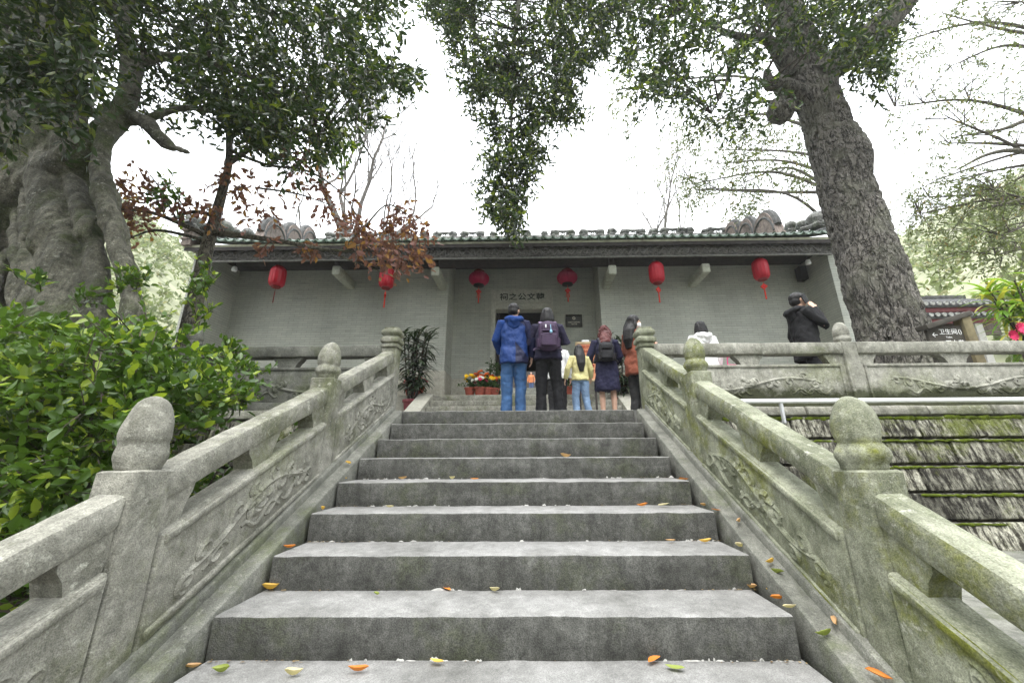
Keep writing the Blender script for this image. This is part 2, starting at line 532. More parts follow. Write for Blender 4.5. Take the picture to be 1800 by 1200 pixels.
# ---- staircase
st = thing('stone_staircase', 'broad flight of worn grey granite steps rising to the temple terrace', 'staircase', (0, 0.0, -2.2))
for k in range(1, 17):
    y0 = Y1 - (k - 1) * TR; z = -(k - 1) * RI
    mb = MB(); h = RI + .035; dep = .46 if k > 1 else .3
    jx = random.uniform(-.012, .012)
    mb.beam((-1.375 + jx, y0 + dep / 2, z - h / 2), (1.36 + jx, y0 + dep / 2, z - h / 2), dep, h, side=(0, 1, 0), up=(0, 0, 1), r=.014, seg=90, nz=.0045, nf=6)
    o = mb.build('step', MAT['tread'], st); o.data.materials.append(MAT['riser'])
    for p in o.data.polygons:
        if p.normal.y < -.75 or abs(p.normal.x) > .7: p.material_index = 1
    # broken lime mortar along the foot of the riser
    mm = MB(); x = -1.33
    while x < 1.33 and 3 < k < 11:
        w = random.uniform(.006, .05) * (1 if random.random() < .85 else 2)
        if mnoise.noise(Vector((x * 2.2, k * 3.7, 0))) > (.02 if k < 5 else -.05) and random.random() < .45:
            hh = random.uniform(.002, .015) * (1 if random.random() < .85 else 1.8); n = 5
            top = [(x + w * i / n, y0 - .003 - random.uniform(.0, .004), z - RI + hh * (random.uniform(.4, 1) if 0 < i < n else .1)) for i in range(n + 1)]
            bot = [(x + w * i / n, y0 - random.uniform(.004, .011), z - RI + .0015) for i in range(n + 1)]
            bk = [(q[0], y0 + .01, q[2]) for q in top]
            mm.add(bot + top + bk, [(i, i + 1, n + 2 + i, n + 1 + i) for i in range(n)] + [(n + 1 + i, n + 2 + i, 2 * n + 3 + i, 2 * n + 2 + i) for i in range(n)])
        x += w + random.uniform(0, .03)
    if mm.v: mm.build('mortar', MAT['mortar'], o, kind='stuff')
for sx in (-1, 1):
    m = MAT['granite_dark']
    mb = MB(); mb.beam((sx * 1.455, -.9, nose(-.9) - .14), (sx * 1.455, 4.80, nose(4.80) - .14), .125, .27, side=(1, 0, 0), up=(0, 0, 1), r=.018, seg=70, nz=.005, nf=4)
    mb.build('string_course', m, st)
    mb = MB(); mb.beam((sx * 1.575, -.9, nose(-.9) - .085), (sx * 1.575, 4.80, nose(4.80) - .085), .16, .27, side=(1, 0, 0), up=(0, 0, 1), r=.02, seg=70, nz=.005, nf=4)
    mb.build('string_ledge', m, st)
    mb = MB(); mb.prism([(-.9, -2.7), (4.78, -2.7), (4.78, -.16), (-.9, nose(-.9) - .2)], sx * 1.42 if sx > 0 else -1.70, 1.70 if sx > 0 else -1.42)
    mb.build('side_wall', MAT['granite_dark'], st, False)

# ---- balustrades
def finial_bud(c, R=.092, H=.33, petals=True, seed=0):
    prof = [(.84, 0), (.90, .03), (.93, .08), (1.0, .13), (1.03, .19), (1.0, .25), (.95, .30), (.92, .34), (.93, .37), (.98, .41), (1.0, .47), (1.0, .55), (.97, .64), (.90, .73), (.79, .82), (.64, .90), (.45, .955), (.22, .99), (.04, 1.0)]
    def mod(a, z):
        t = z / H
        k = 1.0
        if petals:
            if .09 < t < .36: k *= 1 + .17 * abs(math.sin(4 * a + seed)) * math.sin((t - .09) / .27 * math.pi) - .02
            if t > .38: k *= 1 - .045 * (abs(math.cos(3 * a + seed + t * 1.2)) ** 10)
        return k
    pr = []
    for i in range(len(prof) - 1):
        for q in (0, .5): pr.append(((prof[i][0] * (1 - q) + prof[i + 1][0] * q) * R, (prof[i][1] * (1 - q) + prof[i + 1][1] * q) * H))
    pr.append((prof[-1][0] * R, prof[-1][1] * H))
    return MB().lathe(c, pr, 48, mod, .008, 11)


def finial_square(c, W=.105, H=.27):
    prof = [(.95, 0), (.98, .03), (.98, .12), (.82, .16), (.80, .20), (1.04, .27), (1.08, .36), (1.04, .45), (.84, .52), (.82, .57), (1.0, .64), (1.05, .73), (.98, .84), (.80, .88), (.78, .98), (.60, 1.0)]
    def mod(a, z): return 1.12 / (abs(math.cos(a)) ** 7 + abs(math.sin(a)) ** 7) ** (1 / 7)
    return MB().lathe(c, [(r * W, z * H) for r, z in prof], 36, mod, .005, 9)


def spiral(cu, cv, R, turns, a0, sgn, n=22):
    return [(cu + R * (1 - .82 * t) * math.cos(a0 + sgn * turns * 2 * math.pi * t), cv + R * (1 - .82 * t) * math.sin(a0 + sgn * turns * 2 * math.pi * t)) for t in [i / n for i in range(n + 1)]]


def scroll_relief(U, Vv, seed):
    """curling cloud and leaf carving for a panel U wide and Vv high, as 2D strokes"""
    r = random.Random(seed); S = []
    c = U * r.uniform(.4, .55)
    S.append(([(t, Vv * (.5 + .22 * math.sin(t / U * 6.3 * 1.2 + seed))) for t in np.linspace(U * .08, U * .92, 40)], .011))
    for k in range(11):
        cu = U * (.10 + .80 * k / 10) + r.uniform(-.02, .02) * U; cv = Vv * (.5 + .22 * math.sin(cu / U * 6.3 * 1.2 + seed)) + r.choice((-1, 1)) * Vv * .13
        S.append((spiral(cu, cv, Vv * r.uniform(.13, .2), r.uniform(.9, 1.5), r.uniform(0, 6), r.choice((-1, 1))), .010))
    for k in range(9):
        a = r.uniform(0, 6.28); R = Vv * r.uniform(.12, .3)
        cu, cv = c + r.uniform(-.06, .06), Vv * .5
        S.append(([(cu + R * t * math.cos(a + t * 1.4), cv + R * t * math.sin(a + t * 1.4) * .9) for t in np.linspace(.15, 1, 10)], .014))
    for k in range(6):
        cu = U * r.uniform(.1, .9); S.append(([(cu + d, Vv * (.2 + .1 * math.sin(d * 30 + k))) for d in np.linspace(0, U * .13, 10)], .008))
    return S


def balustrade_stair(sx, posts, label, mat, seed, lift=(0, 0)):
    nose = lambda y: (y - Y1) * RI / TR + float(np.interp(y, [.3, 4.0], lift))
    X = sx * 1.625
    b = thing('balustrade', label, 'balustrade', (X, posts[0], nose(posts[0])))
    for i, y in enumerate(posts):
        base = nose(y); top = base + .775 if i < 3 else .80
        mb = MB(); mb.beam((X, y, base - .22), (X, y, top), .185, .185, side=(1, 0, 0), up=(0, 1, 0), r=.014, seg=12, nz=.005)
        p = mb.build('post', mat, b)
        if i < 3: finial_bud((X, y, top - .004), petals=not (sx < 0 and i == 1), seed=i + sx).build('finial', mat, p)
        else: finial_square((X, y, top - .004)).build('finial', mat, p)
    for i in range(len(posts) - 1):
        ya, yb = posts[i] + .08, posts[i + 1] - .08
        mb = MB(); mb.beam((X, ya, nose(ya) + .655), (X, yb, nose(yb) + .655), .15, .145, side=(1, 0, 0), up=(0, 0, 1), r=.028, seg=26, nz=.006, nf=4)
        mb.build('top_rail', mat, b)
        pa, pb = posts[i] + .10, posts[i + 1] - .10
        mb = MB(); mb.beam((X - sx * .02, pa, nose(pa) + .22), (X - sx * .02, pb, nose(pb) + .22), .15, .46, side=(1, 0, 0), up=(0, 0, 1), r=.015, seg=22, nz=.004)
        pn = mb.build('panel', mat, b)
        xf = X - sx * .095
        mb = MB()
        for off, h in ((.425, .035), (.05, .03)):
            mb.beam((xf, pa + .02, nose(pa + .02) + off), (xf, pb - .02, nose(pb - .02) + off), .03, h, side=(1, 0, 0), up=(0, 0, 1), r=.006, seg=20, nz=.003)
        mb.build('border', mat, pn)
        mb = MB(); U = pb - pa - .16
        for pts, rr in scroll_relief(U, .32, seed + i * 7):
            mb.tube([(xf + sx * rr * .75, pa + .08 + u, nose(pa + .08 + u) + .075 + v) for u, v in pts], [rr * 2.3 * (.5 + .5 * math.sin(math.pi * (.12 + .76 * q / len(pts)))) for q in range(len(pts))], 6)
        mb.build('carving', mat, pn)
        ym = (pa + pb) / 2
        for yc, hw in ((ym, .14), (pa + .06, .11), (pb - .06, .11)):
            prof = [(-1, .145), (-.95, .11), (-.7, .06), (-.55, .0), (-.5, -.03), (.5, -.03), (.55, 0), (.7, .06), (.95, .11), (1, .145)]
            mb = MB(); mb.prism([(yc + q * hw, nose(yc + q * hw) + .445 + v) for q, v in prof], X - .06, X + .06)
            mb.build('strut', mat, b, False)
    return b

balustrade_stair(-1, [.31, 1.84, 3.37, 4.87], 'carved stone stair balustrade beside the green bush, with rounded post tops', MAT['granite'], 3, (.075, 0))
balustrade_stair(1, [.28, 1.90, 3.52, 4.97], 'mossy carved stone stair balustrade on the side of the retaining wall', MAT['granite_moss'], 21)


def balustrade_terrace(sx, posts, yb, label, mat, seed):
    b = thing('balustrade', label, 'balustrade', (posts[0], yb, 0))
    mb = MB(); mb.beam((sx * 1.75, yb, .045), (posts[-1], yb, .045), .30, .13, side=(0, 1, 0), up=(0, 0, 1), r=.015, seg=40, nz=.004)
    mb.build('base_course', mat, b)
    xs = [sx * 1.625] + posts
    for i, x in enumerate(posts):
        mb = MB(); mb.beam((x, yb, .02), (x, yb, .83), .175, .18, side=(1, 0, 0), up=(0, 1, 0), r=.014, seg=12, nz=.005)
        p = mb.build('post', mat, b); finial_bud((x, yb, .826), .088, .28, False, i).build('finial', mat, p)
    for i in range(len(xs) - 1):
        a, c = xs[i] + sx * .08, xs[i + 1] - sx * .08
        mb = MB(); mb.beam((a, yb, .755), (c, yb, .755), .17, .15, side=(0, 1, 0), up=(0, 0, 1), r=.022, seg=30, nz=.006, nf=4)
        mb.build('top_rail', mat, b)
        mb = MB(); mb.beam((a, yb, .325), (c, yb, .325), .11, .45, side=(0, 1, 0), up=(0, 0, 1), r=.015, seg=24, nz=.004)
        pn = mb.build('panel', mat, b)
        lo, hi = min(a, c) + .05, max(a, c) - .05; yf = yb - .055
        mb = MB()
        mb.beam((lo, yf, .535), (hi, yf, .535), .03, .035, side=(0, 1, 0), up=(0, 0, 1), r=.006, seg=20, nz=.003)
        mb.beam((lo + .02, yf, .12), (lo + .02, yf, .52), .03, .03, side=(1, 0, 0), up=(0, 1, 0), r=.006, seg=6, nz=.003)
        mb.beam((hi - .02, yf, .12), (hi - .02, yf, .52), .03, .03, side=(1, 0, 0), up=(0, 1, 0), r=.006, seg=6, nz=.003)
        mb.build('border', mat, pn)
        mb = MB(); U = hi - lo - .3
        for pts, rr in scroll_relief(U, .32, seed + i * 5):
            mb.tube([(lo + .15 + u, yf + rr * .75, .15 + v) for u, v in pts], [rr * 2.4 * (.5 + .5 * math.sin(math.pi * (.12 + .76 * q / len(pts)))) for q in range(len(pts))], 6)
        mb.build('carving', mat, pn)
        for xc, hw in (((lo + hi) / 2, .19), (lo + .05, .15), (hi - .05, .15)):
            prof = [(-1, .145), (-.95, .11), (-.7, .06), (-.55, .0), (-.5, -.02), (.5, -.02), (.55, 0), (.7, .06), (.95, .11), (1, .145)]
            mb = MB(); mb.prism([(xc + q * hw, .548 + v) for q, v in prof], yb - .05, yb + .05, axis=1)
            mb.build('strut', mat, b, False)

balustrade_terrace(1, [4.13, 6.72, 9.3], 4.93, 'stone terrace balustrade with scroll carving above the mossy retaining wall', MAT['granite_terrace'], 40)
balustrade_terrace(-1, [-4.2, -6.8, -9.4], 4.87, 'dark damp stone terrace balustrade behind the green bush', MAT['granite_dark'], 50)

# ---- retaining wall of sloping courses
BAT = .28
def wall_y(z): return 4.74 + BAT * (z - .1)
ZC = [.0, -.125, -.375, -.65, -.92, -1.18, -1.46]
for sx, lab in ((1, 'stained retaining wall of long stone courses with moss in the joints'), (-1, 'dark retaining wall of stone courses behind the green bush')):
    w = thing('retaining_wall', lab, 'wall', (sx * 5, 4.7, -1.4))
    mb = MB(); mb.prism([(wall_y(-.02) + .06, -.02), (4.83, -.02), (4.83, -1.6), (wall_y(-1.6) + .06, -1.6)], *( (1.72, 10) if sx > 0 else (-10, -1.72)))
    mb.build('core', MAT['soil'], w, False)
    for c in range(len(ZC) - 1):
        z1, z0 = ZC[c], ZC[c + 1]; x = 1.73 + (c % 2) * -.3; zc = (z0 + z1) / 2
        while x < 9.8:
            ln = random.uniform(.55, .95); xa = max(x, 1.73)
            if sx < 0 and x > 5.5: break
            hh = (z1 - z0) - random.uniform(.012, .022); pj = random.uniform(-.01, .01) + (-.02 if c == 0 else 0)
            mb = MB()
            upv = Vector((0, BAT, 1)).normalized()
            mb.beam((sx * (xa + .006), wall_y(zc) + .11 + pj, zc), (sx * (x + ln - .006), wall_y(zc) + .11 + pj + random.uniform(-.008, .008), zc), .24, hh, side=(0, upv.z, -upv.y), up=upv, r=.016, seg=8, nz=.007, nf=7)
            mb.build('stone', MAT['old_wall'] if c else MAT['granite'], w)
            x += ln
    if sx > 0:
        mm = MB()
        for c in range(1, len(ZC) - 1):
            z = ZC[c]; x = 1.75
            while x < 9.4:
                wd = random.uniform(.05, .14)
                if mnoise.noise(Vector((x * .9, c * 5.1, 3))) > (-.4 if c == 1 else -.22):
                    hgt = random.uniform(.008, .022) * (1.7 if c == 1 else 1)
                    mm.ell((x, wall_y(z) - .012, z + random.uniform(-.008, .004)), (wd * .6, .022, hgt), 8, 5)
                x += wd * .7
        mm.build('moss', MAT['moss'], w, kind='stuff')

# ---- white pipe rail on the wall
pr_ = thing('pipe_rail', 'white painted pipe rail along the top of the retaining wall', 'rail', (3, 4.6, 0))
mb = MB(); mb.tube([(1.76, 4.58, .068), (9.4, 4.58, .060)], .026, 12); mb.build('pipe', MAT['white_paint'], pr_)
for x in (2.98, 5.72, 8.4):
    mb = MB(); mb.tube([(x, 4.585, .05), (x, 4.585, -.17), (x, 4.66, -.21)], .021, 10); mb.build('leg', m_plain('grey_paint', (.45, .46, .47), .5, .1, 6, .05) if 'gp' not in MAT else MAT['gp'], pr_)

# ================================================================== the temple hall
def m_brick(name, c1, c2, c3):
    n = NT(name); s = n.sep(n.pos())
    u = n.math('ADD', s.outputs[0], s.outputs[1])
    v = n.node('CombineXYZ', X=u, Y=s.outputs[2], Z=0.0).outputs[0]
    bt = n.node('TexBrick', Vector=v, Scale=1.0); bt.offset = .5
    for k, q in (('Color1', c1), ('Color2', c2), ('Mortar', c3)): bt.inputs[k].default_value = (*q, 1)
    bt.inputs['Mortar Size'].default_value = .0045; bt.inputs['Brick Width'].default_value = .27; bt.inputs['Row Height'].default_value = .066
    bt.inputs['Bias'].default_value = -.25
    pv = n.node('TexVoronoi', Vector=n.scale(v, (1 / .27, 1 / .066, 1)), Scale=1.0)
    stain = n.noise(n.scale(n.pos(), (.5, .5, .35)), 1.6, 7, .68)
    col = n.mix(n.ramp(stain, .42, .72, 0, .42), bt.outputs['Color'], (.17, .175, .155))
    row = n.noise(n.scale(v, (.9, 15.15, 1)), 1.0, 2)
    col = n.mix(n.ramp(row, .58, .72, 0, .40), col, (.20, .22, .195))
    return n.fin(col, .85, n.bump(n.math('SUBTRACT', 1.0, bt.outputs['Fac']), .35, .005), .3)

MAT['brick'] = m_brick('grey_brick', (.45, .46, .40), (.385, .40, .35), (.27, .28, .25))
def m_tile():
    n = NT('green_glazed_tile'); p = n.pos()
    a = n.noise(p, 5, 5, .65); s = n.noise(p, 38, 3)
    col = n.mix(n.ramp(a, .35, .65), (.022, .05, .026), (.065, .085, .055))
    col = n.mix(n.ramp(s, .56, .66, 0, .6), col, (.40, .44, .38))
    return n.fin(col, .38, n.bump(s, .3, .006), .5)
MAT['tile'] = m_tile()
MAT['glaze'] = m_plain('pale_green_glaze', (.22, .30, .24), .25, .8, 18, .2, .6)
MAT['grey_tile'] = m_plain('grey_clay_tile', (.085, .085, .083), .8, .5, 9, .4)
MAT['ornament'] = m_stone('weathered_ornament', (.36, .36, .34), (.15, .15, .14), (.025, .025, .022), .95, (.06, .08, .02), .4, 2, 60, .6, .9, 0, .5, 5, .42)
MAT['plaster'] = m_stone('pink_plaster', (.27, .215, .19), (.19, .16, .14), (.03, .03, .025), .9, None, 0, 1, 60, .1, .3, 0, .7)
def m_fascia():
    n = NT('carved_fascia'); p = n.pos()
    v = n.node('TexVoronoi', Vector=n.scale(p, (9, 9, 16)), Scale=1.0).outputs['Distance']
    w = n.noise(p, 14, 4, .6, 2.2)
    col = n.mix(n.ramp(n.math('ADD', n.math('MULTIPLY', v, .5), w), .55, .95), (.05, .048, .044), (.14, .135, .122))
    return n.fin(col, .8, n.bump(n.math('ADD', v, w), .9, .05), .2)
MAT['fascia'] = m_fascia()

XL, XR = -8.2, 7.85                  # inner faces of the end walls
YF, YB, ZP = 10.3, 11.2, .80        # facade, back of the porch recess, top of the plinth
th = thing('temple_hall', 'low grey brick temple hall with green tiled eaves and a deep recessed doorway', 'temple', (0, YF, ZP))

mb = MB(); mb.beam((XL - .75, 9.25, ZP / 2), (XR + .75, 9.25, ZP / 2), .3, ZP, side=(0, 1, 0), r=.012, seg=30, nz=.003)
mb.box((XL - .7, 9.3, -.02), (XR + .7, 19, ZP - .003)); mb.build('plinth', MAT['dado'], th)
for k in range(5):
    mb = MB(); y = 9.10 - .30 * (4 - k); z = ZP * (k + 1) / 5 - .004
    mb.beam((-2.08, y + .19, z - .085), (2.08, y + .19, z - .085), .42, .17, side=(0, 1, 0), r=.012, seg=24, nz=.003)
    mb.build('step', MAT['granite'], th)
for sx in (-1, 1):
    mb = MB(); mb.prism([(7.55, 0), (7.55, .08), (9.15, ZP + .05), (9.3, ZP + .05), (9.3, 0)], *sorted((sx * 2.09, sx * 2.42))); mb.build('step_flank', MAT['dado'], th, False)

def wallbox(name, lo, hi, mat): return MB().box(lo, hi).build(name, mat, th, False)
ZT = 5.0
RL, RR = -2.13, 2.12
wallbox('wall', (XL, YF, ZP - .01), (RL, YF + .45, ZT), MAT['brick'])
wallbox('wall', (RR, YF, ZP - .01), (XR, YF + .45, ZT), MAT['brick'])
wallbox('wall', (RL - .4, YF + .45, ZP - .01), (RL, YB + .3, ZT), MAT['brick'])
wallbox('wall', (RR, YF + .45, ZP - .01), (RR + .4, YB + .3, ZT), MAT['brick'])
DL, DR, DT = -.87, .74, 3.66        # door opening
wallbox('wall', (RL, YB, ZP - .01), (DL - .13, YB + .3, ZT), MAT['brick'])
wallbox('wall', (DR + .13, YB, ZP - .01), (RR, YB + .3, ZT), MAT['brick'])
wallbox('wall', (DL - .13, YB, 4.30), (DR + .13, YB + .3, ZT), MAT['brick'])
wallbox('end_wall', (XL - .5, 9.32, ZP - .01), (XL, 19, 4.72), MAT['brick'])
wallbox('end_wall', (XR, 9.32, ZP - .01), (XR + .5, 19, 4.72), MAT['brick'])
# dado of long granite slabs, proud of the brick
def dado(x0, x1, y, zt, n):
    for i in range(n):
        a = x0 + (x1 - x0) * i / n; b = x0 + (x1 - x0) * (i + 1) / n
        mb = MB(); mb.beam((a + .004, y, (ZP + zt) / 2), (b - .004, y, (ZP + zt) / 2), .06, zt - ZP, side=(0, 1, 0), r=.008, seg=6, nz=.002); mb.build('dado_slab', MAT['dado'], th)
dado(XL, RL + .03, YF - .01, 1.61, 4); dado(RR - .03, XR, YF - .01, 1.61, 4)
dado(RL + .03, DL - .14, YB - .01, 1.55, 1); dado(DR + .14, RR - .03, YB - .01, 1.55, 1)
for x in (RL + .01, RR - .01):
    mb = MB(); mb.beam((x, YF + .03, 1.2), (x, YB - .04, 1.2), .06, .8, side=(1, 0, 0), r=.008, seg=6, nz=.002); mb.build('dado_slab', MAT['dado'], th)

# door frame, tablet with the four-word name, leaves
df = MB().box((DL - .13, YB - .05, ZP), (DL, YB + .34, 4.28)).build('door_frame', MAT['door_stone'], th, False)
MB().box((DR, YB - .05, ZP), (DR + .13, YB + .34, 4.28)).build('jamb', MAT['door_stone'], df, False)
MB().box((DL, YB - .03, DT), (DR, YB + .34, 3.83)).build('lintel', MAT['door_stone'], df, False)
MB().box((DL, YB - .02, ZP), (DR, YB + .30, ZP + .14)).build('threshold', MAT['door_stone'], df, False)
tb = MB().box((DL, YB - .015, 3.832), (DR, YB + .3, 4.29)).build('name_tablet', MAT['door_stone'], th, False)
mb = MB()
for lo, hi in (((DL, 4.245), (DR, 4.285)), ((DL, 3.835), (DR, 3.862)), ((DL + .03, 3.86), (DL + .075, 4.245)), ((DR - .075, 3.86), (DR - .03, 4.245))):
    mb.box((lo[0], YB - .04, lo[1]), (hi[0], YB - .012, hi[1]))
mb.build('border', MAT['door_stone'], tb, False)
MAT['ink'] = m_plain('dark_inlay', (.045, .055, .05), .8, .3, 20, .1)


def text(body, size, pos, mat, parent, name='character', rot=(math.pi / 2, 0, 0), ext=.004, off=0.0, sx=1.0):
    cu = bpy.data.curves.new('t', 'FONT'); cu.body = body; cu.size = size; cu.align_x = 'CENTER'; cu.align_y = 'CENTER'; cu.extrude = ext; cu.offset = off
    cu.resolution_u = 3
    o = bpy.data.objects.new('t', cu); COL.objects.link(o)
    dg = bpy.context.evaluated_depsgraph_get()
    me = bpy.data.meshes.new_from_object(o.evaluated_get(dg), depsgraph=dg)
    bpy.data.objects.remove(o)
    me.materials.clear(); me.materials.append(mat)
    return put(name, me, parent, pos, rot, (sx, 1, 1))

for i, ch in enumerate('祠之公文韓'):
    text(ch, .235, (DL + .10 + .15 + i * .277, YB - .017, 4.04), MAT['ink'], tb, off=.004, sx=1.12)
for sx in (-1, 1):
    x0 = DL + .02 if sx < 0 else DR - .02
    lf = MB().box((min(x0, x0 + .06 * -sx) , YB + .36, ZP + .02), (max(x0, x0 + .06 * -sx), YB + 1.15, DT)).build('door_leaf', MAT['wood_dark'], th, False)
# dark room, screen and the raised court behind the door
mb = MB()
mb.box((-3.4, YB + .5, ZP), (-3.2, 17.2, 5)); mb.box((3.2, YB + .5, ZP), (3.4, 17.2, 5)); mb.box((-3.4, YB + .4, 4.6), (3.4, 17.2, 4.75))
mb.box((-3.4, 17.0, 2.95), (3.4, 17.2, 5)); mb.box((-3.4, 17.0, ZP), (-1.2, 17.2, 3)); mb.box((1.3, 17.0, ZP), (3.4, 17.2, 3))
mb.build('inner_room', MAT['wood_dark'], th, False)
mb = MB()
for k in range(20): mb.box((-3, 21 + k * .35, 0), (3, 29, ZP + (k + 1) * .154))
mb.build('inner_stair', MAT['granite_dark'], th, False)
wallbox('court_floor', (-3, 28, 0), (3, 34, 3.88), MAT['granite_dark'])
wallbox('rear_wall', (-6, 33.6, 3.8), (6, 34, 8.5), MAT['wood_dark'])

# plaque beside the door
pq = thing('wall_plaque', 'dark metal heritage plaque with a round emblem on the porch wall', 'plaque', (1.51, YB - .02, 3.26))
MAT['bronze'] = m_plain('dark_bronze', (.05, .05, .045), .45, .3, 12, .1, .5, .6)
MAT['brass'] = m_plain('brass', (.45, .42, .33), .4, .2, 12, .05, .5, .5)
pm = MB(); pm.beam((1.24, YB - .022, 3.26), (1.70, YB - .022, 3.26), .04, .34, side=(0, 1, 0), r=.006, seg=2, nz=0); pmo = pm.build('plate', MAT['bronze'], pq)
mb = MB()
for a, b in (((1.23, 3.43), (1.71, 3.45)), ((1.23, 3.07), (1.71, 3.09)), ((1.23, 3.09), (1.25, 3.43)), ((1.69, 3.09), (1.71, 3.43))): mb.box((a[0], YB - .055, a[1]), (b[0], YB - .03, b[1]))
mb.build('frame', MAT['wood_dark'], pq, False)
mb = MB(); mb.tube([(1.47, YB - .05, 3.34), (1.47, YB - .042, 3.34)], .045, 20); mb.build('emblem', MAT['brass'], pq)
mb = MB(); mb.tube([(1.47, YB - .053, 3.34), (1.47, YB - .049, 3.34)], .024, 16); mb.build('emblem_core', MAT['bronze'], pq)
text('全国重点文物保护单位', .036, (1.47, YB - .043, 3.21), MAT['brass'], pq, 'lettering')
text('韩文公祠', .04, (1.47, YB - .043, 3.15), MAT['brass'], pq, 'lettering')

# ---- roof
EY, EZ, SL = 9.05, 4.78, .50         # eave edge and slope
RY = 14.5; RZ = EZ + (RY - EY) * SL
def roof_z(y): return EZ + (y - EY) * SL
mb = MB(); mb.prism([(EY + .03, EZ - .10), (RY, RZ - .1), (RY + 5.2, EZ - .1), (RY + 5.2, EZ - .2), (RY, RZ - .25), (EY + .03, EZ - .20)], XL - .62, XR + .62)
roof = mb.build('roof', MAT['wood_dark'], th, False)
SLEN = math.hypot(RY - EY, RZ - EZ); ang = math.atan(SL)
def tile_mesh(name, R, a0, a1, th_, n, lip, mat):
    mb = MB(); pts = []
    for (y, dz) in ((0, 0), (.34, .0), (SLEN, 0)):
        out = []; inn = []
        for i in range(n + 1):
            a = math.radians(a0 + (a1 - a0) * i / n)
            out.append((R * math.cos(a), y, R * math.sin(a) + dz)); inn.append(((R - th_) * math.cos(a), y, (R - th_) * math.sin(a) + dz))
        pts.append(out + inn[::-1])
    mb.rings(pts)
    return mb.mesh(name, mat)
cover = tile_mesh('tile', .066, 0, 180, .022, 8, 0, MAT['tile'])
pan = tile_mesh('tile', .105, 200, 340, .016, 8, 0, MAT['tile'])
def drip_mesh():
    mb = MB(); n = 10; o = []; i_ = []
    for k in range(n + 1):
        a = math.radians(197 + 146 * k / n); o.append((.112 * math.cos(a), .112 * math.sin(a)))
    for k in range(n + 1):
        a = math.radians(343 - 146 * k / n); t = math.sin(math.pi * k / n); i_.append((.112 * math.cos(a), .112 * math.sin(a) + .012 + .03 * t))
    mb.prism([(x, z) for x, z in o + i_], -.018, .012, axis=1); return mb.mesh('drip_tile', MAT['glaze'], False)
drip = drip_mesh()
disc = MB().tube([(0, -.012, .03), (0, .02, .03)], .062, 14).mesh('end_tile', MAT['tile'])
N_T = 72; PITCH_T = (XR - XL + .9) / N_T
def eave_lift(x):
    t = max(0, (abs(x + .17) - 5.2) / 3.2); return .10 * t * t
for i in range(N_T + 1):
    x = XL - .45 + i * PITCH_T; l = eave_lift(x); ja = random.uniform(-.006, .006)
    put('tile', cover, roof, (x, EY, EZ + .01 + l + ja), (ang, 0, random.uniform(-.006, .006)))
    put('end_tile', disc, roof, (x, EY, EZ + l + ja), (ang * .5, 0, 0))
    if i < N_T:
        put('tile', pan, roof, (x + PITCH_T / 2, EY - .03, EZ + .075 + l), (ang, 0, 0))
        put('drip_tile', drip, roof, (x + PITCH_T / 2, EY - .05, EZ + .072 + l), (0, 0, 0))
mb = MB(); mb.beam((XL - .6, EY + .06, EZ - .075), (XR + .6, EY + .06, EZ - .075), .05, .10, side=(0, 1, 0), r=.006, seg=60, nz=.004); mb.build('eave_board', m_plain('weathered_board', (.30, .30, .22), .8, .3, 8, .2), th)
fs = MB(); fs.box((XL - .05, EY + .14, 4.32), (XR + .05, EY + .19, 4.65))
fs.build('carved_fascia', MAT['fascia'], th, False)
mb = MB(); mb.beam((XL, EY + .13, 4.31), (XR, EY + .13, 4.31), .05, .035, side=(0, 1, 0), r=.008, seg=80, nz=.006); mb.build('fascia_bead', m_plain('grey_wood', (.16, .16, .145), .8, .3, 14, .3), th)
mb = MB()
for i in range(86):
    x = XL + .1 + (XR - XL - .2) * i / 85; mb.box((x - .035, EY + .10, 4.62), (x + .035, YF, 4.69)) 
mb.build('rafters', MAT['wood_dark'], th, False)
MB().box((XL + .01, EY + .22, 4.575), (XR - .01, YF - .01, 4.605)).build('eave_shade_board', MAT['wood_dark'], th, False)  # dark board added to stand for the shade under the eave
mb = MB(); mb.tube([(XL, 9.40, 4.52), (XR, 9.40, 4.52)], .12, 16); mb.build('eave_purlin', MAT['wood_dark'], th)

# leaf and cloud carving on the fascia
rr_ = random.Random(5); mb = MB(); x = XL + .2
while x < XR - .3:
    w = rr_.uniform(.16, .34)
    mb.tube([(x + w * t, EY + .137, 4.48 + .07 * math.sin(6.28 * t + x)) for t in np.linspace(0, 1, 9)], [.012 + .012 * math.sin(math.pi * t) for t in np.linspace(0, 1, 9)], 5)
    mb.tube([(q[0], EY + .137, q[1]) for q in spiral(x + w * .5, 4.48 + rr_.uniform(-.06, .06), .07, 1, rr_.uniform(0, 6), 1, 10)], .010, 5)
    x += w * .8
mb.build('fascia_carving', m_plain('fascia_relief', (.13, .125, .115), .8, .4, 20, .3), th)

# four stone bracket beams with a short strut up to the purlin
for px, py in ((592, 476), (766, 478), (1076, 475), (1240, 472)):
    p = at(px, py, 9.40); x = p.x
    mb = MB(); mb.beam((x, 9.34, p.z), (x, YF + .1, p.z - .02), .20, .24, side=(1, 0, 0), up=(0, 0, 1), r=.02, seg=6, nz=.003); bb = mb.build('bracket_beam', MAT['beam_stone'], th)
    mb = MB(); mb.beam((x, 9.42, p.z + .11), (x, 9.42, 4.6), .13, .13, side=(1, 0, 0), up=(0, 1, 0), r=.02, seg=3, nz=.002); mb.build('strut', MAT['wood_dark'], bb)

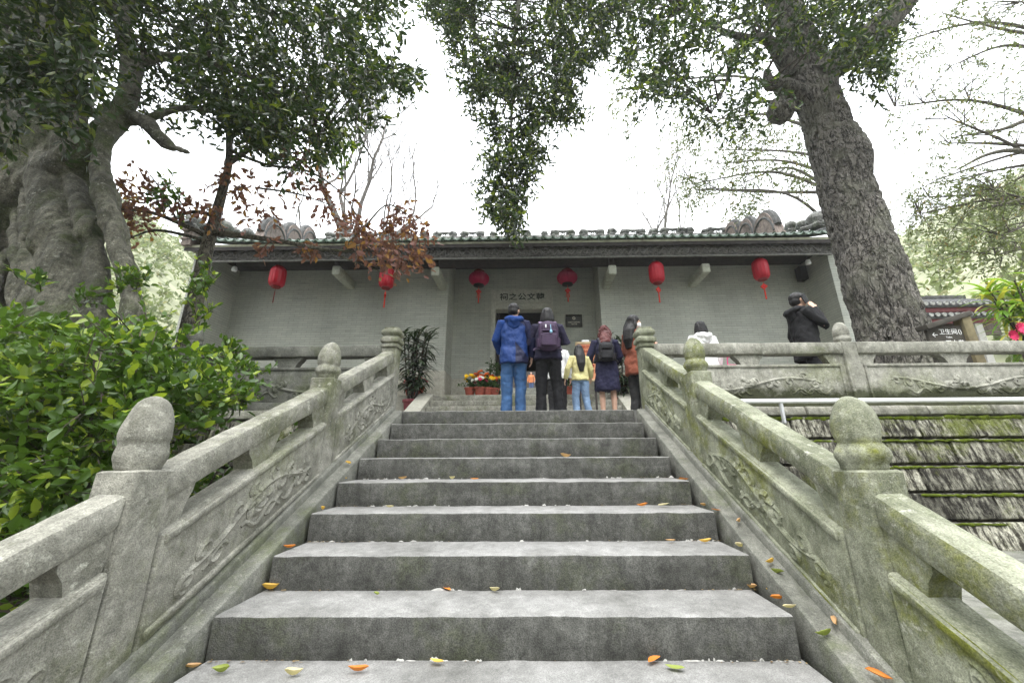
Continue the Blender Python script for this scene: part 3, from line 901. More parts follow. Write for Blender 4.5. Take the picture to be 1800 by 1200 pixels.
# ridge with pierced ornaments
mb = MB(); mb.beam((XL - .5, RY, RZ + .22), (XR + .5, RY, RZ + .22), .35, .62, side=(0, 1, 0), r=.03, seg=40, nz=.01); rd = mb.build('ridge', MAT['ornament'], th)
def orn_mesh(w, pierced, seed):
    r = random.Random(seed); mb = MB()
    def lump(cx, R):
        mb.lathe((cx, 0, 0), [(R * .75, 0), (R * .9, R * .25), (R * .75, R * .5), (R * 1.05, R * .85), (R * 1.1, R * 1.2), (R * .8, R * 1.6), (R * .3, R * 1.8)], 14, lambda a, z: 1 + .16 * math.sin(5 * a + z * 9 + seed), .02, 9)
    if pierced:
        lump(-w / 2 + .13, .17); lump(w / 2 - .13, .17)
        mb.tube([(-w / 2 + .1, 0, .27), (0, 0, .24), (w / 2 - .1, 0, .27)], [.05, .06, .05], 8); mb.tube([(-w / 2, 0, .03), (w / 2, 0, .03)], .06, 8)
        mb.tube([(q[0], 0, q[1]) for q in spiral(0, .14, .09, 1.2, seed, 1, 12)], .022, 6)
    else:
        lump(0, w / 2)
    return mb.mesh('ridge_ornament', MAT['ornament'])
OM = [orn_mesh(.92, True, 1), orn_mesh(.92, True, 2), orn_mesh(.36, False, 3), orn_mesh(.26, False, 4)]
for px, kind in ((583, 2), (612, 0), (660, 1), (705, 0), (747, 2), (783, 0), (831, 1), (867, 3), (911, 0), (957, 3), (989, 1), (1040, 0), (1075, 2), (1112, 1), (1148, 2), (1182, 0), (1211, 2), (1238, 3), (1262, 1)):
    p = at(px, 410, RY); put('ridge_ornament', OM[kind], rd, (p.x, RY - .05, RZ + .50 + random.uniform(-.02, .02)), (0, 0, random.choice((0, math.pi))), random.uniform(.95, 1.1))

# gable parapets: lobed coping stepping up the slope, with a swept lattice end
for sx in (-1, 1):
    xg = XL - .55 if sx < 0 else XR + .45
    prof = []
    for yc, zc, r in ((12.05, 6.55, .80), (13.05, 7.12, .66), (14.0, 7.6, .66)):
        for a in np.linspace(175, 12, 12):
            prof.append((yc + r * .72 * math.cos(math.radians(a)), zc + r * math.sin(math.radians(a))))
    poly = [(11.2, 5.6)] + prof + [(15.4, 7.4), (15.4, 5.6)]
    gp = MB().prism(poly, xg - .16, xg + .16).build('gable_parapet', MAT['plaster'], th, False)
    mb = MB(); mb.tube([(xg, y, z) for y, z in prof], [.12] * len(prof), 8); mb.build('coping', MAT['grey_tile'], gp)
    mb = MB(); mb.tube([(xg + (.15 if sx < 0 else -.15), y, z - .2) for y, z in prof], [.045] * len(prof), 6); mb.build('coping_band', MAT['grey_tile'], gp)
    # raking ridge curling up at the eave end
    pts = curve_pts([(xg, 8.85, 5.35), (xg, 9.2, 5.15), (xg, 10.0, 5.42), (xg, 11.3, 6.1), (xg, 12.2, 6.6)], 24)
    mb = MB(); mb.tube(pts, [(.13, .10)] * len(pts), 10); gr = mb.build('raking_ridge', MAT['grey_tile'], th)
    mb = MB(); mb.box((xg - .12, 9.0, 4.72), (xg + .12, 9.45, 5.15)); mb.box((xg - .16, 8.94, 5.12), (xg + .16, 9.5, 5.20)); mb.box((xg - .14, 8.97, 4.88), (xg + .14, 9.47, 4.93)); mb.build('eave_block', MAT['plaster'], gr, False)
    for k, (y, s) in enumerate(((9.05, 1.0), (9.45, 1.2), (9.95, 1.3), (10.45, 1.2), (10.95, .9))):
        z = [p.z for p in pts if p.y >= y][0] if y > 8.85 else 5.3
        put('ridge_ornament', OM[2 + k % 2], gr, (xg, y, z + .05), (random.uniform(-.2, .2), 0, k), (s, s, s * 1.25))

# small lamp under the eave at each end and a dark loudspeaker box
for x, lab in ((XL + .55, 'small white floodlight under the eave beside the red leaf tree'), (XR - .45, 'small white floodlight under the eave near the big rough trunk')):
    f = thing('floodlight', lab, 'lamp', (x, 9.42, 4.26))
    MB().lathe((x, 9.42, 4.15), [(.02, 0), (.06, .01), (.065, .06), (.05, .12), (.02, .14)], 12).build('head', MAT['white_paint'], f)
    mb = MB(); mb.tube([(x, 9.42, 4.28), (x, 9.42, 4.42)], .015, 6); mb.build('bracket', MAT['black'], f)
MB().beam((XR - .18, 10.1, 4.0), (XR - .18, 10.1, 4.4), .2, .22, side=(1, 0, 0), up=(0, 1, 0), r=.02, seg=3, nz=0).build('loudspeaker', MAT['black'])
tag(bpy.data.objects['loudspeaker'], 'dark wall loudspeaker box high in the corner of the facade', 'speaker')

# ---- red lanterns
def m_silk(name, c):
    n = NT(name); p = n.obj(); a = n.noise(n.scale(p, (1, 1, .4)), 9, 3)
    col = n.mix(n.ramp(a, .3, .7), tuple(x * .8 for x in c), c)
    pr = n.node('BsdfPrincipled', Roughness=.45); n.set(pr.inputs['Base Color'], col)
    t = n.node('BsdfTranslucent', Color=col); mx = n.node('MixShader', Fac=.3); n.l.new(pr.outputs[0], mx.inputs[1]); n.l.new(t.outputs[0], mx.inputs[2]); n.l.new(mx.outputs[0], n.out.inputs['Surface']); return n.m
MAT['silk'] = m_silk('red_silk', (.62, .012, .035)); MAT['magenta'] = m_silk('crimson_silk', (.50, .008, .075))
MAT['tassel'] = m_plain('red_tassel', (.55, .04, .02), .7, .25, 20, .2)
MAT['tassel_dark'] = m_plain('dark_red_tassel', (.20, .02, .02), .7, .25, 20, .2)
def lantern(px, py, Y, long, label, full=True):
    p = at(px, py, Y); t = thing('red_lantern', label, 'lantern', p, 'red lanterns under the eaves', local=True, rotz=random.uniform(0, 3))
    nr = 16 if long else 28
    def mod(a, z): return 1 - .045 * abs(math.cos(nr / 2 * a)) ** 6
    if long:
        R, H = .195, .54
        prof = [(R * .55, -H / 2), (R * .8, -H / 2 + .025), (R * .96, -H / 2 + .08), (R, -H / 2 + .16), (R * 1.0, H / 2 - .16), (R * .96, H / 2 - .08), (R * .8, H / 2 - .025), (R * .55, H / 2)]
    else:
        R, H = .30, .42
        prof = [(R * math.cos(math.radians(a)) * 1.0 if abs(a) < 60 else R * .5, H / 2 * math.sin(math.radians(a)) * 1.05) for a in range(-66, 67, 12)]
    MB().lathe((0, 0, 0), prof, nr * 4, mod).build('body', MAT['silk'] if long else MAT['magenta'], t)
    zb, zt = prof[0][1], prof[-1][1]; rb = prof[0][0]
    MB().lathe((0, 0, zb - .035), [(rb * .9, 0), (rb * 1.05, .01), (rb * 1.05, .045), (rb * .9, .05)], 24).build('bottom_ring', MAT['tassel_dark'] if long else MAT['black'], t)
    MB().lathe((0, 0, zt - .01), [(rb * .9, 0), (rb * 1.05, .005), (rb * 1.05, .04), (rb * .3, .05)], 24).build('top_ring', MAT['tassel_dark'], t)
    MB().tube([(0, 0, zt), (0, 0, 4.62 - p.z)], .008, 5).build('cord', MAT['black'], t)
    z = zb - .03
    tz = MB().tube([(0, 0, z), (0, 0, z - .12)], .005, 5)
    if full:
        kn = MB(); s = .085; c = z - .17
        kn.prism([(0, c - s), (s, c), (0, c + s), (-s, c)], -.018, .018, axis=1); ko = kn.build('knot', MAT['tassel'], t, False)
        MB().prism([(0, c - s * .5), (s * .5, c), (0, c + s * .5), (-s * .5, c)], -.024, .024, axis=1).build('knot_centre', MAT['silk'], ko, False)
        tz.tube([(0, 0, c - s), (0, 0, c - s - .05), (0, 0, c - s - .26)], [.012, .016, .02], 7)
        if not long:
            for k in (-1, 1): tz.tube([(k * .03, 0, c - .05), (k * .05, 0, c - .2)], [.01, .012], 6)
    else:
        tz.tube([(0, 0, z - .1), (0, 0, z - .42)], [.01, .013], 6)
    tz.build('tassel', MAT['tassel'] if full else MAT['tassel_dark'], t)
lantern(488, 487, 9.45, True, 'tall red lantern with a thin tassel, nearest the leaning red leaf tree', False)
lantern(680, 489, 9.45, True, 'tall red lantern half hidden behind brown red leaves')
lantern(1154, 480, 9.45, True, 'tall red lantern hanging between the two stone brackets near the door')
lantern(1337, 474, 9.45, True, 'tall red lantern above the man on the phone, nearest the rough trunk')
lantern(842, 490, 10.55, False, 'round crimson lantern over the yellow flowers, beside the door tablet')
lantern(997, 488, 10.55, False, 'round crimson lantern above the wall plaque by the doorway')

# ================================================================== trees and plants
def m_bark(name, c1, c2, crack, sc=(7, 7, 2.2), depth=.06, moss=None):
    n = NT(name); p = n.pos()
    def ridge(k, off, wd):
        v = n.node('VectorMath', _operation='ADD'); n.set(v.inputs[0], n.scale(p, k)); v.inputs[1].default_value = off
        a = n.noise(v.outputs[0], 1.0, 3, .5, .6); return n.ramp(n.math('ABSOLUTE', n.math('SUBTRACT', a, .5)), 0, wd)
    e1 = ridge(sc, (0, 0, 0), .05); e2 = ridge((sc[0] * .8, sc[1] * .8, sc[2] * 2.4), (7, 3, 5), .035); e3 = ridge((sc[0] * 2.2, sc[1] * 2.2, sc[2] * 2), (1, 9, 2), .06)
    edge = n.math('MULTIPLY', e1, n.math('ADD', .45, n.math('MULTIPLY', e2, .55)))
    f = n.noise(p, 34, 5, .75)
    col = n.mix(n.ramp(f, .3, .7), c1, c2)
    col = n.mix(n.math('MULTIPLY', e3, .5), n.mix(.5, col, c2), col)
    col = n.mix(edge, crack, col)
    big = n.noise(p, 1.4, 4); col = n.mix(n.ramp(big, .5, .75, 0, .4), col, tuple(x * .5 for x in c1))
    if moss: col = n.mix(n.ramp(n.noise(p, 2.1, 5), .50, .66, 0, .7), col, moss)
    h = n.math('ADD', edge, n.math('ADD', n.math('MULTIPLY', e3, .3), n.math('MULTIPLY', f, .6)))
    return n.fin(col, .95, n.bump(h, 1.0, depth), .15)

MAT['bark'] = m_bark('plated_bark', (.36, .335, .295), (.18, .168, .148), (.04, .037, .032), (11, 11, 3.6), .06, (.22, .22, .17))
MAT['banyan'] = m_stone('banyan_bark', (.19, .18, .14), (.09, .088, .066), (.03, .03, .022), .9, (.05, .065, .02), .85, 1.2, 70, .3, 1.0, .4, .8, 2.2, .42, .42, .5, False, None, 0, (15, 15, 2.2))
MAT['twig'] = m_plain('twig', (.055, .045, .035), .9, .3, 9, .2)
MAT['twig_pale'] = m_plain('pale_twig', (.12, .108, .095), .9, .3, 9, .2)
MAT['lf_banyan'] = m_leaf('banyan_leaf', (.013, .028, .008), (.038, .068, .014), (.12, .155, .02), .32, .38, .5, .16, .8)
MAT['lf_camphor'] = m_leaf('camphor_leaf', (.014, .029, .010), (.042, .072, .014), (.14, .18, .025), .36, .4, .45, .18, .8)
MAT['lf_pale'] = m_leaf('pale_leaf', (.07, .09, .028), (.12, .145, .045), (.18, .14, .04), .3, .5, .3, .06)
MAT['lf_red'] = m_leaf('red_leaf', (.15, .07, .058), (.25, .12, .095), (.34, .18, .06), .35, .5, .3, .15)
MAT['lf_bush'] = m_leaf('bush_leaf', (.034, .072, .014), (.098, .175, .024), (.27, .35, .04), .34, .32, .5, .16)
MAT['lf_hill'] = m_leaf('hill_leaf', (.12, .15, .075), (.19, .22, .11), (.25, .24, .15), .4, .7, .2, .15, .15)


def to_limb(limbs, p):
    best = None
    for L in limbs:
        for i, q in enumerate(L[0]):
            d = (q - p).length
            if best is None or d < best[0]: best = (d, q, L[1][i])
    return best

# ---- the big rough trunk on the terrace
tr = thing('camphor_tree', 'huge old tree with a rough plated trunk and burls beside the temple corner', 'tree', (6.75, 7.0, 0))
RT = []; nT, mT = 220, 300
ctr = curve_pts([(6.80, 7.0, -.1), (6.78, 7.0, 1.2), (6.72, 7.0, 3.2), (6.66, 7.0, 5.0), (6.58, 7.0, 6.8), (6.52, 7.0, 8.2), (6.45, 7.0, 9.6), (6.35, 7.1, 11)], mT)
rad = lerps([1.02, .86, .73, .695, .68, .66, .645, .625, .61, .60, .57, .55, .54, .53, .52, .5, .47, .45, .43, .42, .4, .38], mT)
def trunk_r(a, z):
    k = 1 + .05 * math.sin(3 * a + z * .5) + .03 * math.sin(5 * a - z * .9)
    def burl(a0, z0, sa, sz, am):
        da = math.atan2(math.sin(a - a0), math.cos(a - a0)); return am * math.exp(-(da / sa) ** 2 - ((z - z0) / sz) ** 2)
    k += burl(-.35, 5.55, .75, .36, .34) + burl(-1.2, 5.2, 1.0, .3, .10) + burl(-1.75, 5.25, .7, .35, .14) + burl(-2.6, 6.75, .5, .3, .25) + burl(3.0, 2.6, .6, .5, .10) + burl(-2.9, 2.9, .4, .45, .16)
    k += burl(-2.2, .3, .5, .8, .18) + burl(-.7, .2, .4, .7, .2) + burl(.2, 2.0, .5, .9, .07)
    return k
V = []
for i in range(mT):
    c = ctr[i]
    for j in range(nT):
        a = 2 * math.pi * j / nT
        r = .78 * rad[i] * trunk_r(a, c.z)
        q = c + Vector((math.cos(a), math.sin(a), 0)) * r
        w = mnoise.noise_vector(q * 1.1) * .5
        s_ = Vector(((q.x + w.x) * 11.5, (q.y + w.y) * 11.5, (q.z + w.z) * 4.6))
        e = min(1, abs(mnoise.noise(s_ * .62)) * 3.6) * (.5 + .5 * min(1, abs(mnoise.noise(Vector((s_.x * .5, s_.y * .5, s_.z * 1.1 + 9)))) * 4))
        dr = -.040 * (1 - e) ** 2 + .018 * mnoise.noise(q * 9) + .03 * mnoise.noise(q * 2.3)
        V.append(c + Vector((math.cos(a), math.sin(a), 0)) * (r + dr))
mb = MB(); mb.rings([V[i * nT:(i + 1) * nT] for i in range(mT)])
trunk = mb.build('trunk', MAT['bark'], tr)
limbs = []
def limb(pts, radii, n=22, seg=14, parent=None, mat=None, name='limb', wob=.12, store=None):
    P = curve_pts(pts, n); R = lerps(radii, n); MBx = MB().tube(P, R, seg, wob=wob, wf=3); o = MBx.build(name, mat or MAT['bark'], parent)
    (limbs if store is None else store).append((P, R)); return o
def A(px, py, Y): return at(px, py, Y)
limb([(6.5, 6.9, 7.4), A(1515, 75, 6.8), A(1575, 20, 6.6), A(1640, -60, 6.4), A(1760, -190, 6.2)], [.34, .30, .25, .2, .12], parent=tr)
limb([(6.4, 6.9, 8.8), A(1350, -30, 6.8), A(1240, -90, 6.6), A(1100, -130, 6.6), A(960, -150, 6.8), A(860, -140, 7)], [.34, .26, .2, .15, .1, .05], parent=tr)
limb([(6.3, 7, 6.95), A(1372, 148, 6.6), A(1352, 148, 6.4), A(1348, 125, 6.35)], [.26, .17, .12, .07], 12, parent=tr)
limb([(6.2, 7, 7.75), A(1350, 72, 6.7), A(1320, 68, 6.5), A(1270, 55, 6.4), A(1200, 20, 6.3)], [.2, .12, .085, .06, .03], parent=tr)
limb([A(1310, 66, 6.5), A(1290, 90, 6.5), A(1275, 150, 6.5), A(1250, 200, 6.5)], [.06, .045, .03, .015], 14, 8, parent=tr)
limb([A(1000, -148, 6.7), A(930, -60, 6.8), A(905, 60, 7), A(900, 180, 7.1), A(895, 290, 7.2), A(880, 370, 7.2)], [.09, .07, .05, .035, .022, .01], 24, 8, parent=tr)
mb = MB(); mb.ell(A(1372, 195, 6.55), (.26, .24, .27), 22, 16)
add_mesh('burl', remesh(mb, .03, 2, lambda p, n_: .05 * mnoise.noise(p * 5) + .02 * mnoise.noise(p * 17)), MAT['bark'], tr)

P_MID = [(745, -160), (1110, -160), (1085, 60), (1010, 130), (1000, 170), (1050, 212), (985, 225), (958, 200), (948, 280), (925, 330), (905, 388), (862, 385), (845, 350), (868, 290), (858, 240), (835, 200), (800, 150), (800, 95), (770, 50), (748, 10)]
P_RGT = [(1100, -160), (1640, -160), (1600, 20), (1560, 70), (1560, 130), (1500, 120), (1440, 60), (1340, 60), (1360, 185), (1290, 212), (1200, 190), (1120, 170), (1095, 100)]
fo = Foliage(); MBt = MB()
cl = sample_poly(P_MID, 330, 6.4, 7.8) + sample_poly([(752, -20), (850, -20), (840, 120), (800, 120), (790, 60)], 22, 6.6, 7.4) + sample_poly([(960, -60), (1130, -60), (1110, 50), (1060, 90), (1000, 110)], 45, 6.2, 7.4) + sample_poly([(830, 60), (1000, 60), (1010, 215), (860, 215)], 40, 6.4, 7.4) + sample_poly([(850, 240), (950, 240), (930, 330), (900, 380), (868, 375), (850, 330)], 20, 6.9, 7.5)
for p in cl: fo.clump(p, .40, 9, 9, (0, 0, -.35), .5, .35)
cr = sample_poly(P_RGT, 270, 5.2, 7.4)
for p in cr: fo.clump(p, .42, 9, 9, (0, 0, -.25), .5, .35)
for p in sample_poly([(1440, 70), (1560, 60), (1580, 120), (1530, 165), (1470, 110)], 12, 5.6, 6.2): fo.clump(p, .3, 8, 8, (0, 0, -.3), .5, .3)
for p in [Vector((random.uniform(-1, 10), random.uniform(2, 5.6), random.uniform(11, 13.5))) for _ in range(40)]: fo.clump(p, .9, 10, 10, tw=False)  # unseen overhead clumps added for the shade they throw
for p in cl[::4] + cr[::4]:
    b = to_limb(limbs, p)
    if b[0] < 3.2:
        m = b[1].lerp(p, .5) + Vector((random.uniform(-.1, .1), 0, .12 * b[0])); MBt.tube(curve_pts([b[1], m, p], 7), lerps([min(.03, b[2]), .012, .005], 7), 5, cap=False)
MBt.build('branches', MAT['twig'], tr, kind='stuff'); fo.tw.build('twigs', MAT['twig'], tr, kind='stuff')
fo.leaves('crown', .105, .044, MAT['lf_camphor'], tr)

# ---- the banyan
bn = thing('banyan_tree', 'massive old banyan with fused hanging roots behind the bush', 'tree', (-5.2, 4.4, -1.3))
mb = MB(); YB_ = 4.5
def root(pts, radii, n=26, seg=14, w=.15): mb.tube(curve_pts(pts, n), [.74 * q for q in lerps(radii, n)], seg, wob=w, wf=1.6)
root([(-6.3, 4.9, -1.5), (-6.25, 4.9, .5), A(60, 400, 5.0), A(40, 250, 4.9), A(20, 100, 4.8), A(-20, -60, 4.7)], [1.1, .80, .66, .66, .70, .6], w=.2)
root([A(-120, 700, 4.4), A(-60, 520, 4.4), A(-30, 400, 4.5), A(30, 300, 4.6)], [.62, .5, .5, .42])
root([A(110, 700, 4.2), A(115, 540, 4.2), A(115, 450, 4.25), A(100, 370, 4.4), A(90, 280, 4.6)], [.60, .37, .32, .33, .32])
root([A(165, 660, 4.1), A(172, 540, 4.1), A(168, 440, 4.15), A(140, 360, 4.3), A(120, 290, 4.5)], [.26, .17, .15, .15, .14])
root([A(250, 680, 4.0), A(232, 540, 4.0), A(205, 430, 4.05), A(182, 340, 4.15), A(178, 280, 4.3), A(200, 190, 4.5)], [.24, .155, .135, .125, .13, .18])
root([A(268, 680, 4.15), A(246, 540, 4.15), A(222, 430, 4.2), A(200, 340, 4.3)], [.13, .075, .065, .06])
root([A(60, 330, 4.6), A(120, 290, 4.4), A(175, 245, 4.4), A(215, 185, 4.5), A(232, 130, 4.6), A(220, 60, 4.7), A(190, -60, 4.8)], [.32, .27, .22, .19, .17, .17, .15])
root([A(205, 200, 4.5), A(255, 215, 4.5), A(290, 250, 4.5), A(330, 268, 4.45)], [.16, .12, .085, .04])
for k in range(30):
    x = random.uniform(-60, 150); x2 = x + random.uniform(-25, 35)
    root([A(x + 20, -120, 4.9), A(x + 10, 0, 4.45), A((x + x2) / 2 + random.uniform(-14, 14), 140, 4.35), A(x2, 260, 4.4), A(x2 + random.uniform(-15, 15), 360, 4.6)], [.03, .06, .075, .06, .03], 20, 8)
root([A(40, 330, 4.9), A(100, 150, 4.6), A(130, 20, 4.7), A(140, -120, 4.8)], [.4, .38, .34, .28])
for k in range(22):
    x = random.uniform(-60, 200); x2 = x + random.uniform(-40, 45); yy = random.uniform(260, 380)
    root([A(x, yy, 4.9), A(x * .8 + x2 * .2, yy + 60, 4.4), A((x + x2) / 2 + random.uniform(-14, 14), 480, 4.1), A(x2, 660, 4.0)], [.02, .05, .055, .06], 18, 8)
for px, py, yy, r_ in ((-20, 380, 4.5, .2), (75, 420, 4.1, .12), (20, 330, 4.5, .24), (150, 400, 4.05, .1), (-60, 470, 4.2, .2)): mb.ell(A(px, py, yy), (r_, r_ * .8, r_ * 1.8), 12, 10)
mb.tube([A(-40, 620, 5.6), A(150, 620, 5.5)], .35, 10)
bt = remesh(mb, .026, 2, lambda p, n_: .045 * mnoise.noise(Vector((p.x * 4.5, p.y * 4.5, p.z * .9))) + .022 * mnoise.noise(Vector((p.x * 11, p.y * 11, p.z * 2.5))) + .010 * mnoise.noise(p * 12))
add_mesh('trunk', bt, MAT['banyan'], bn)
bl = []
def blimb(pts, radii, n=20): limb(pts, radii, n, 10, bn, MAT['banyan'], 'limb', .12, bl)
blimb([A(200, 20, 4.7), A(280, -40, 5), A(400, -60, 5.3), A(560, -30, 5.6), A(680, 40, 5.8)], [.16, .13, .1, .06, .025])
blimb([A(228, 110, 4.6), A(300, 100, 4.8), A(400, 120, 5), A(500, 170, 5.1), A(560, 240, 5.1)], [.1, .07, .05, .03, .012])
blimb([A(130, -40, 4.7), A(260, -130, 4.6), A(420, -160, 4.6), A(620, -120, 5)], [.2, .15, .1, .04])
blimb([A(240, 215, 4.5), A(330, 190, 4.8), A(420, 210, 5), A(470, 240, 5)], [.06, .04, .025, .01])
P_BAN = [(110, -180), (720, -180), (700, 10), (715, 70), (748, 128), (700, 150), (650, 140), (640, 190), (600, 240), (560, 290), (520, 260), (440, 250), (380, 220), (300, 235), (250, 180), (215, 90), (130, 60)]
fo = Foliage(); MBt = MB()
cb = sample_poly(P_BAN, 350, 3.9, 6.8)
for p in cb: fo.clump(p, .42, 9, 10, (.25, 0, -.35), .5, .3)
for p in sample_poly([(330, 150), (520, 170), (560, 290), (470, 260), (400, 230)], 24, 4.2, 5.2): fo.clump(p, .3, 8, 8, (.1, 0, -.4), .5, .3)
for p in sample_poly([(640, 90), (750, 125), (690, 150), (600, 160)], 10, 4.5, 5.4): fo.clump(p, .26, 7, 8, (.7, 0, -.3), .5, .3)
for p in [Vector((random.uniform(-9, -2), random.uniform(-1, 3.2), random.uniform(6.5, 9))) for _ in range(110)] + [Vector((random.uniform(-8.5, -4), random.uniform(-.5, 2.4), random.uniform(4.6, 6.5))) for _ in range(70)]: fo.clump(p, .8, 11, 11, tw=False)  # unseen clumps added overhead to block sky and darken this side
for p in [Vector((random.uniform(-8.8, -4), random.uniform(3, 6.2), random.uniform(7.4, 9))) for _ in range(80)]: fo.clump(p, .9, 12, 11, tw=False)  # more unseen clumps added above the trunk to keep sky light off
for p in sample_poly([(-20, 60), (150, 60), (165, 150), (110, 240), (-20, 250)], 22, 3.1, 3.8): fo.clump(p, .3, 8, 8, (.1, 0, -.6), .4, .4)
for p in sample_poly([(-20, -100), (240, -100), (230, 60), (170, 130), (60, 130), (-20, 90)], 52, 3.0, 4.0): fo.clump(p, .36, 9, 9, (.2, 0, -.35), .5, .3)
for p in cb[::4]:
    b = to_limb(bl, p)
    if b[0] < 2.6:
        m = b[1].lerp(p, .5) + Vector((0, 0, .1 * b[0])); MBt.tube(curve_pts([b[1], m, p], 7), lerps([min(.025, b[2]), .010, .004], 7), 5, cap=False)
MBt.build('branches', MAT['twig'], bn, kind='stuff'); fo.tw.build('twigs', MAT['twig'], bn, kind='stuff')
fo.leaves('crown', .10, .042, MAT['lf_banyan'], bn)

# ---- slim tree with brown red leaves
rt = thing('red_leaf_tree', 'slim leaning tree with brown red leaves in front of the facade', 'tree', A(322, 640, 5.5)); rt.location.z = 0; ORG[rt.name] = Vector(rt.location)
MAT['bark_grey'] = m_bark('grey_bark', (.22, .20, .16), (.14, .13, .10), (.06, .055, .045), (12, 12, 4), .02, (.12, .13, .07))
rl = []
def rlimb(pts, radii, n=16, seg=8, name='limb'): return limb(pts, radii, n, seg, rt, MAT['bark_grey'], name, .08, rl)
b0 = A(322, 640, 5.5); b0.z = -.05
rlimb([b0, A(345, 520, 5.5), A(368, 420, 5.5), A(390, 340, 5.5), A(403, 275, 5.5), A(398, 180, 5.6), A(385, 60, 5.7), A(390, -40, 5.8)], [.13, .105, .09, .066, .055, .045, .035, .02], 30, 14, 'trunk')
rlimb([A(405, 285, 5.5), A(440, 260, 5.5), A(480, 225, 5.4), A(520, 180, 5.4), A(560, 130, 5.4)], [.05, .042, .036, .028, .015])
rlimb([A(376, 408, 5.5), A(430, 415, 5.4), A(500, 425, 5.35), A(570, 438, 5.3), A(640, 440, 5.2), A(700, 420, 5.2)], [.06, .045, .036, .026, .018, .008])
rlimb([A(570, 438, 5.3), A(610, 455, 5.3), A(650, 470, 5.25), A(690, 485, 5.2)], [.016, .012, .009, .005], 10, 5)
rlimb([A(600, 440, 5.3), A(640, 400, 5.2), A(680, 360, 5.2), A(720, 380, 5.2)], [.02, .016, .012, .006], 12, 6)
rlimb([A(360, 412, 5.5), A(310, 390, 5.4), A(260, 372, 5.3), A(205, 368, 5.2)], [.045, .035, .025, .012], 12, 7)
rlimb([A(365, 425, 5.5), A(320, 412, 5.4), A(270, 405, 5.3), A(225, 420, 5.3)], [.035, .025, .018, .008], 12, 6)
rlimb([A(378, 380, 5.5), A(340, 372, 5.45), A(300, 385, 5.4)], [.04, .03, .015], 8, 6)
rlimb([A(310, 385, 5.4), A(280, 330, 5.4), A(250, 290, 5.4)], [.018, .012, .006], 8, 5)
rlimb([A(405, 265, 5.5), A(470, 290, 5.4), A(540, 300, 5.3), A(600, 340, 5.2), A(640, 400, 5.2)], [.03, .024, .018, .012, .006], 14, 6)
rlimb([A(450, 330, 5.5), A(520, 340, 5.4), A(580, 360, 5.3)], [.02, .014, .008], 8, 5)
fo = Foliage()
for poly, n_, r_ in (([(600, 360), (740, 360), (755, 440), (720, 470), (670, 465), (640, 440), (600, 410)], 24, .22), ([(560, 300), (640, 330), (640, 400), (570, 370)], 5, .2), ([(190, 280), (270, 290), (340, 330), (330, 400), (230, 410)], 13, .2), ([(340, 300), (420, 300), (480, 380), (420, 400), (360, 370)], 8, .2), ([(430, 220), (560, 200), (590, 330), (480, 330)], 9, .2), ([(470, 425), (560, 425), (560, 450), (480, 450)], 3, .12)):
    for p in sample_poly(poly, n_, 5.0, 5.6): fo.clump(p, r_ * 1.25, 6, 6, (.15, 0, -.6), .3, .4, twr=.003)
fo.P = fo.P
fo.tw.build('twigs', MAT['twig'], rt, kind='stuff')
fo.leaves('crown', .10, .050, MAT['lf_red'], rt)
fo = Foliage()
for p in sample_poly([(290, 310), (330, 320), (320, 370), (280, 360)], 4, 5.2, 5.4): fo.clump(p, .2, 6, 7, (0, 0, -.4))
for p in sample_poly([(400, 130), (600, 180), (600, 300), (420, 260)], 14, 5.0, 5.6): fo.clump(p, .26, 7, 7, (0, 0, -.4))
fo.leaves('green_leaves', .11, .045, MAT['lf_bush'], rt)


# ---- bare and pale trees behind, grown branch by branch
def grow(mb, p, d, ln, r, depth, rnd, ends, bend=.25, up=.15, n=3, spread=.65, shrink=.72, nseg=5):
    pts = [p]; q = p.copy(); dd = d.copy()
    for i in range(4):
        dd = (dd + Vector((rnd.uniform(-1, 1), rnd.uniform(-1, 1), rnd.uniform(-1, 1))) * bend + Vector((0, 0, up))).normalized()
        q = q + dd * (ln / 4); pts.append(q.copy())
    mb.tube(pts, lerps([r, r * .62], 5), max(3, nseg), cap=False)
    if depth == 0: ends.append((q, dd)); return
    for k in range(n):
        i = rnd.choice((2, 3, 4)) if k else 4
        nd = (dd + Vector((rnd.uniform(-1, 1), rnd.uniform(-1, 1), rnd.uniform(-.6, .8))) * spread).normalized()
        grow(mb, pts[i].copy(), nd, ln * shrink * rnd.uniform(.8, 1.15), r * (.6 if k == 0 else .45), depth - 1, rnd, ends, bend, up, n, spread, shrink, nseg - 1)

def bare_tree(name, label, base, d, ln, r, depth, seed, mat, leaf=None, group=None, n=3, **kw):
    t = thing(name, label, 'tree', base, group); rnd = random.Random(seed); mb = MB(); ends = []
    grow(mb, Vector(base), Vector(d).normalized(), ln, r, depth, rnd, ends, n=n, **kw)
    mb.build('branches', mat, t, kind='stuff')
    if leaf:
        fo = Foliage()
        for q, dd in ends:
            if rnd.random() < leaf[3]: fo.clump(q, leaf[0], leaf[1], leaf[2], tuple(dd * .4 + Vector((0, 0, -.2))), .5, .3, tw=False)
        fo.leaves('crown', leaf[4], leaf[5], leaf[6], t)
    return t
b = at(668, 420, 26); b.z = 3
bare_tree('bare_tree', 'tall pale leafless tree rising behind the temple roof', (b.x, 26, 3), (0.0, 0, 1), 10.5, .42, 6, 4, MAT['twig_pale'], n=4, up=.2, spread=.8)
b = at(1085, 420, 44)
bare_tree('bare_tree', 'faint hazy tree top far behind the middle of the roof ridge', (b.x, 44, 6), (0, 0, 1), 11.5, .42, 5, 9, MAT['twig_pale'], (.8, 4, 5, .4, .22, .09, MAT['lf_pale']), n=3, up=.15, spread=.7)
b = at(560, 420, 34)
bare_tree('bare_tree', 'thin leafless tree behind the left end of the roof, half hidden by leaves', (b.x, 34, 4), (0, 0, 1), 9, .3, 5, 14, MAT['twig_pale'], n=3, up=.18, spread=.7)

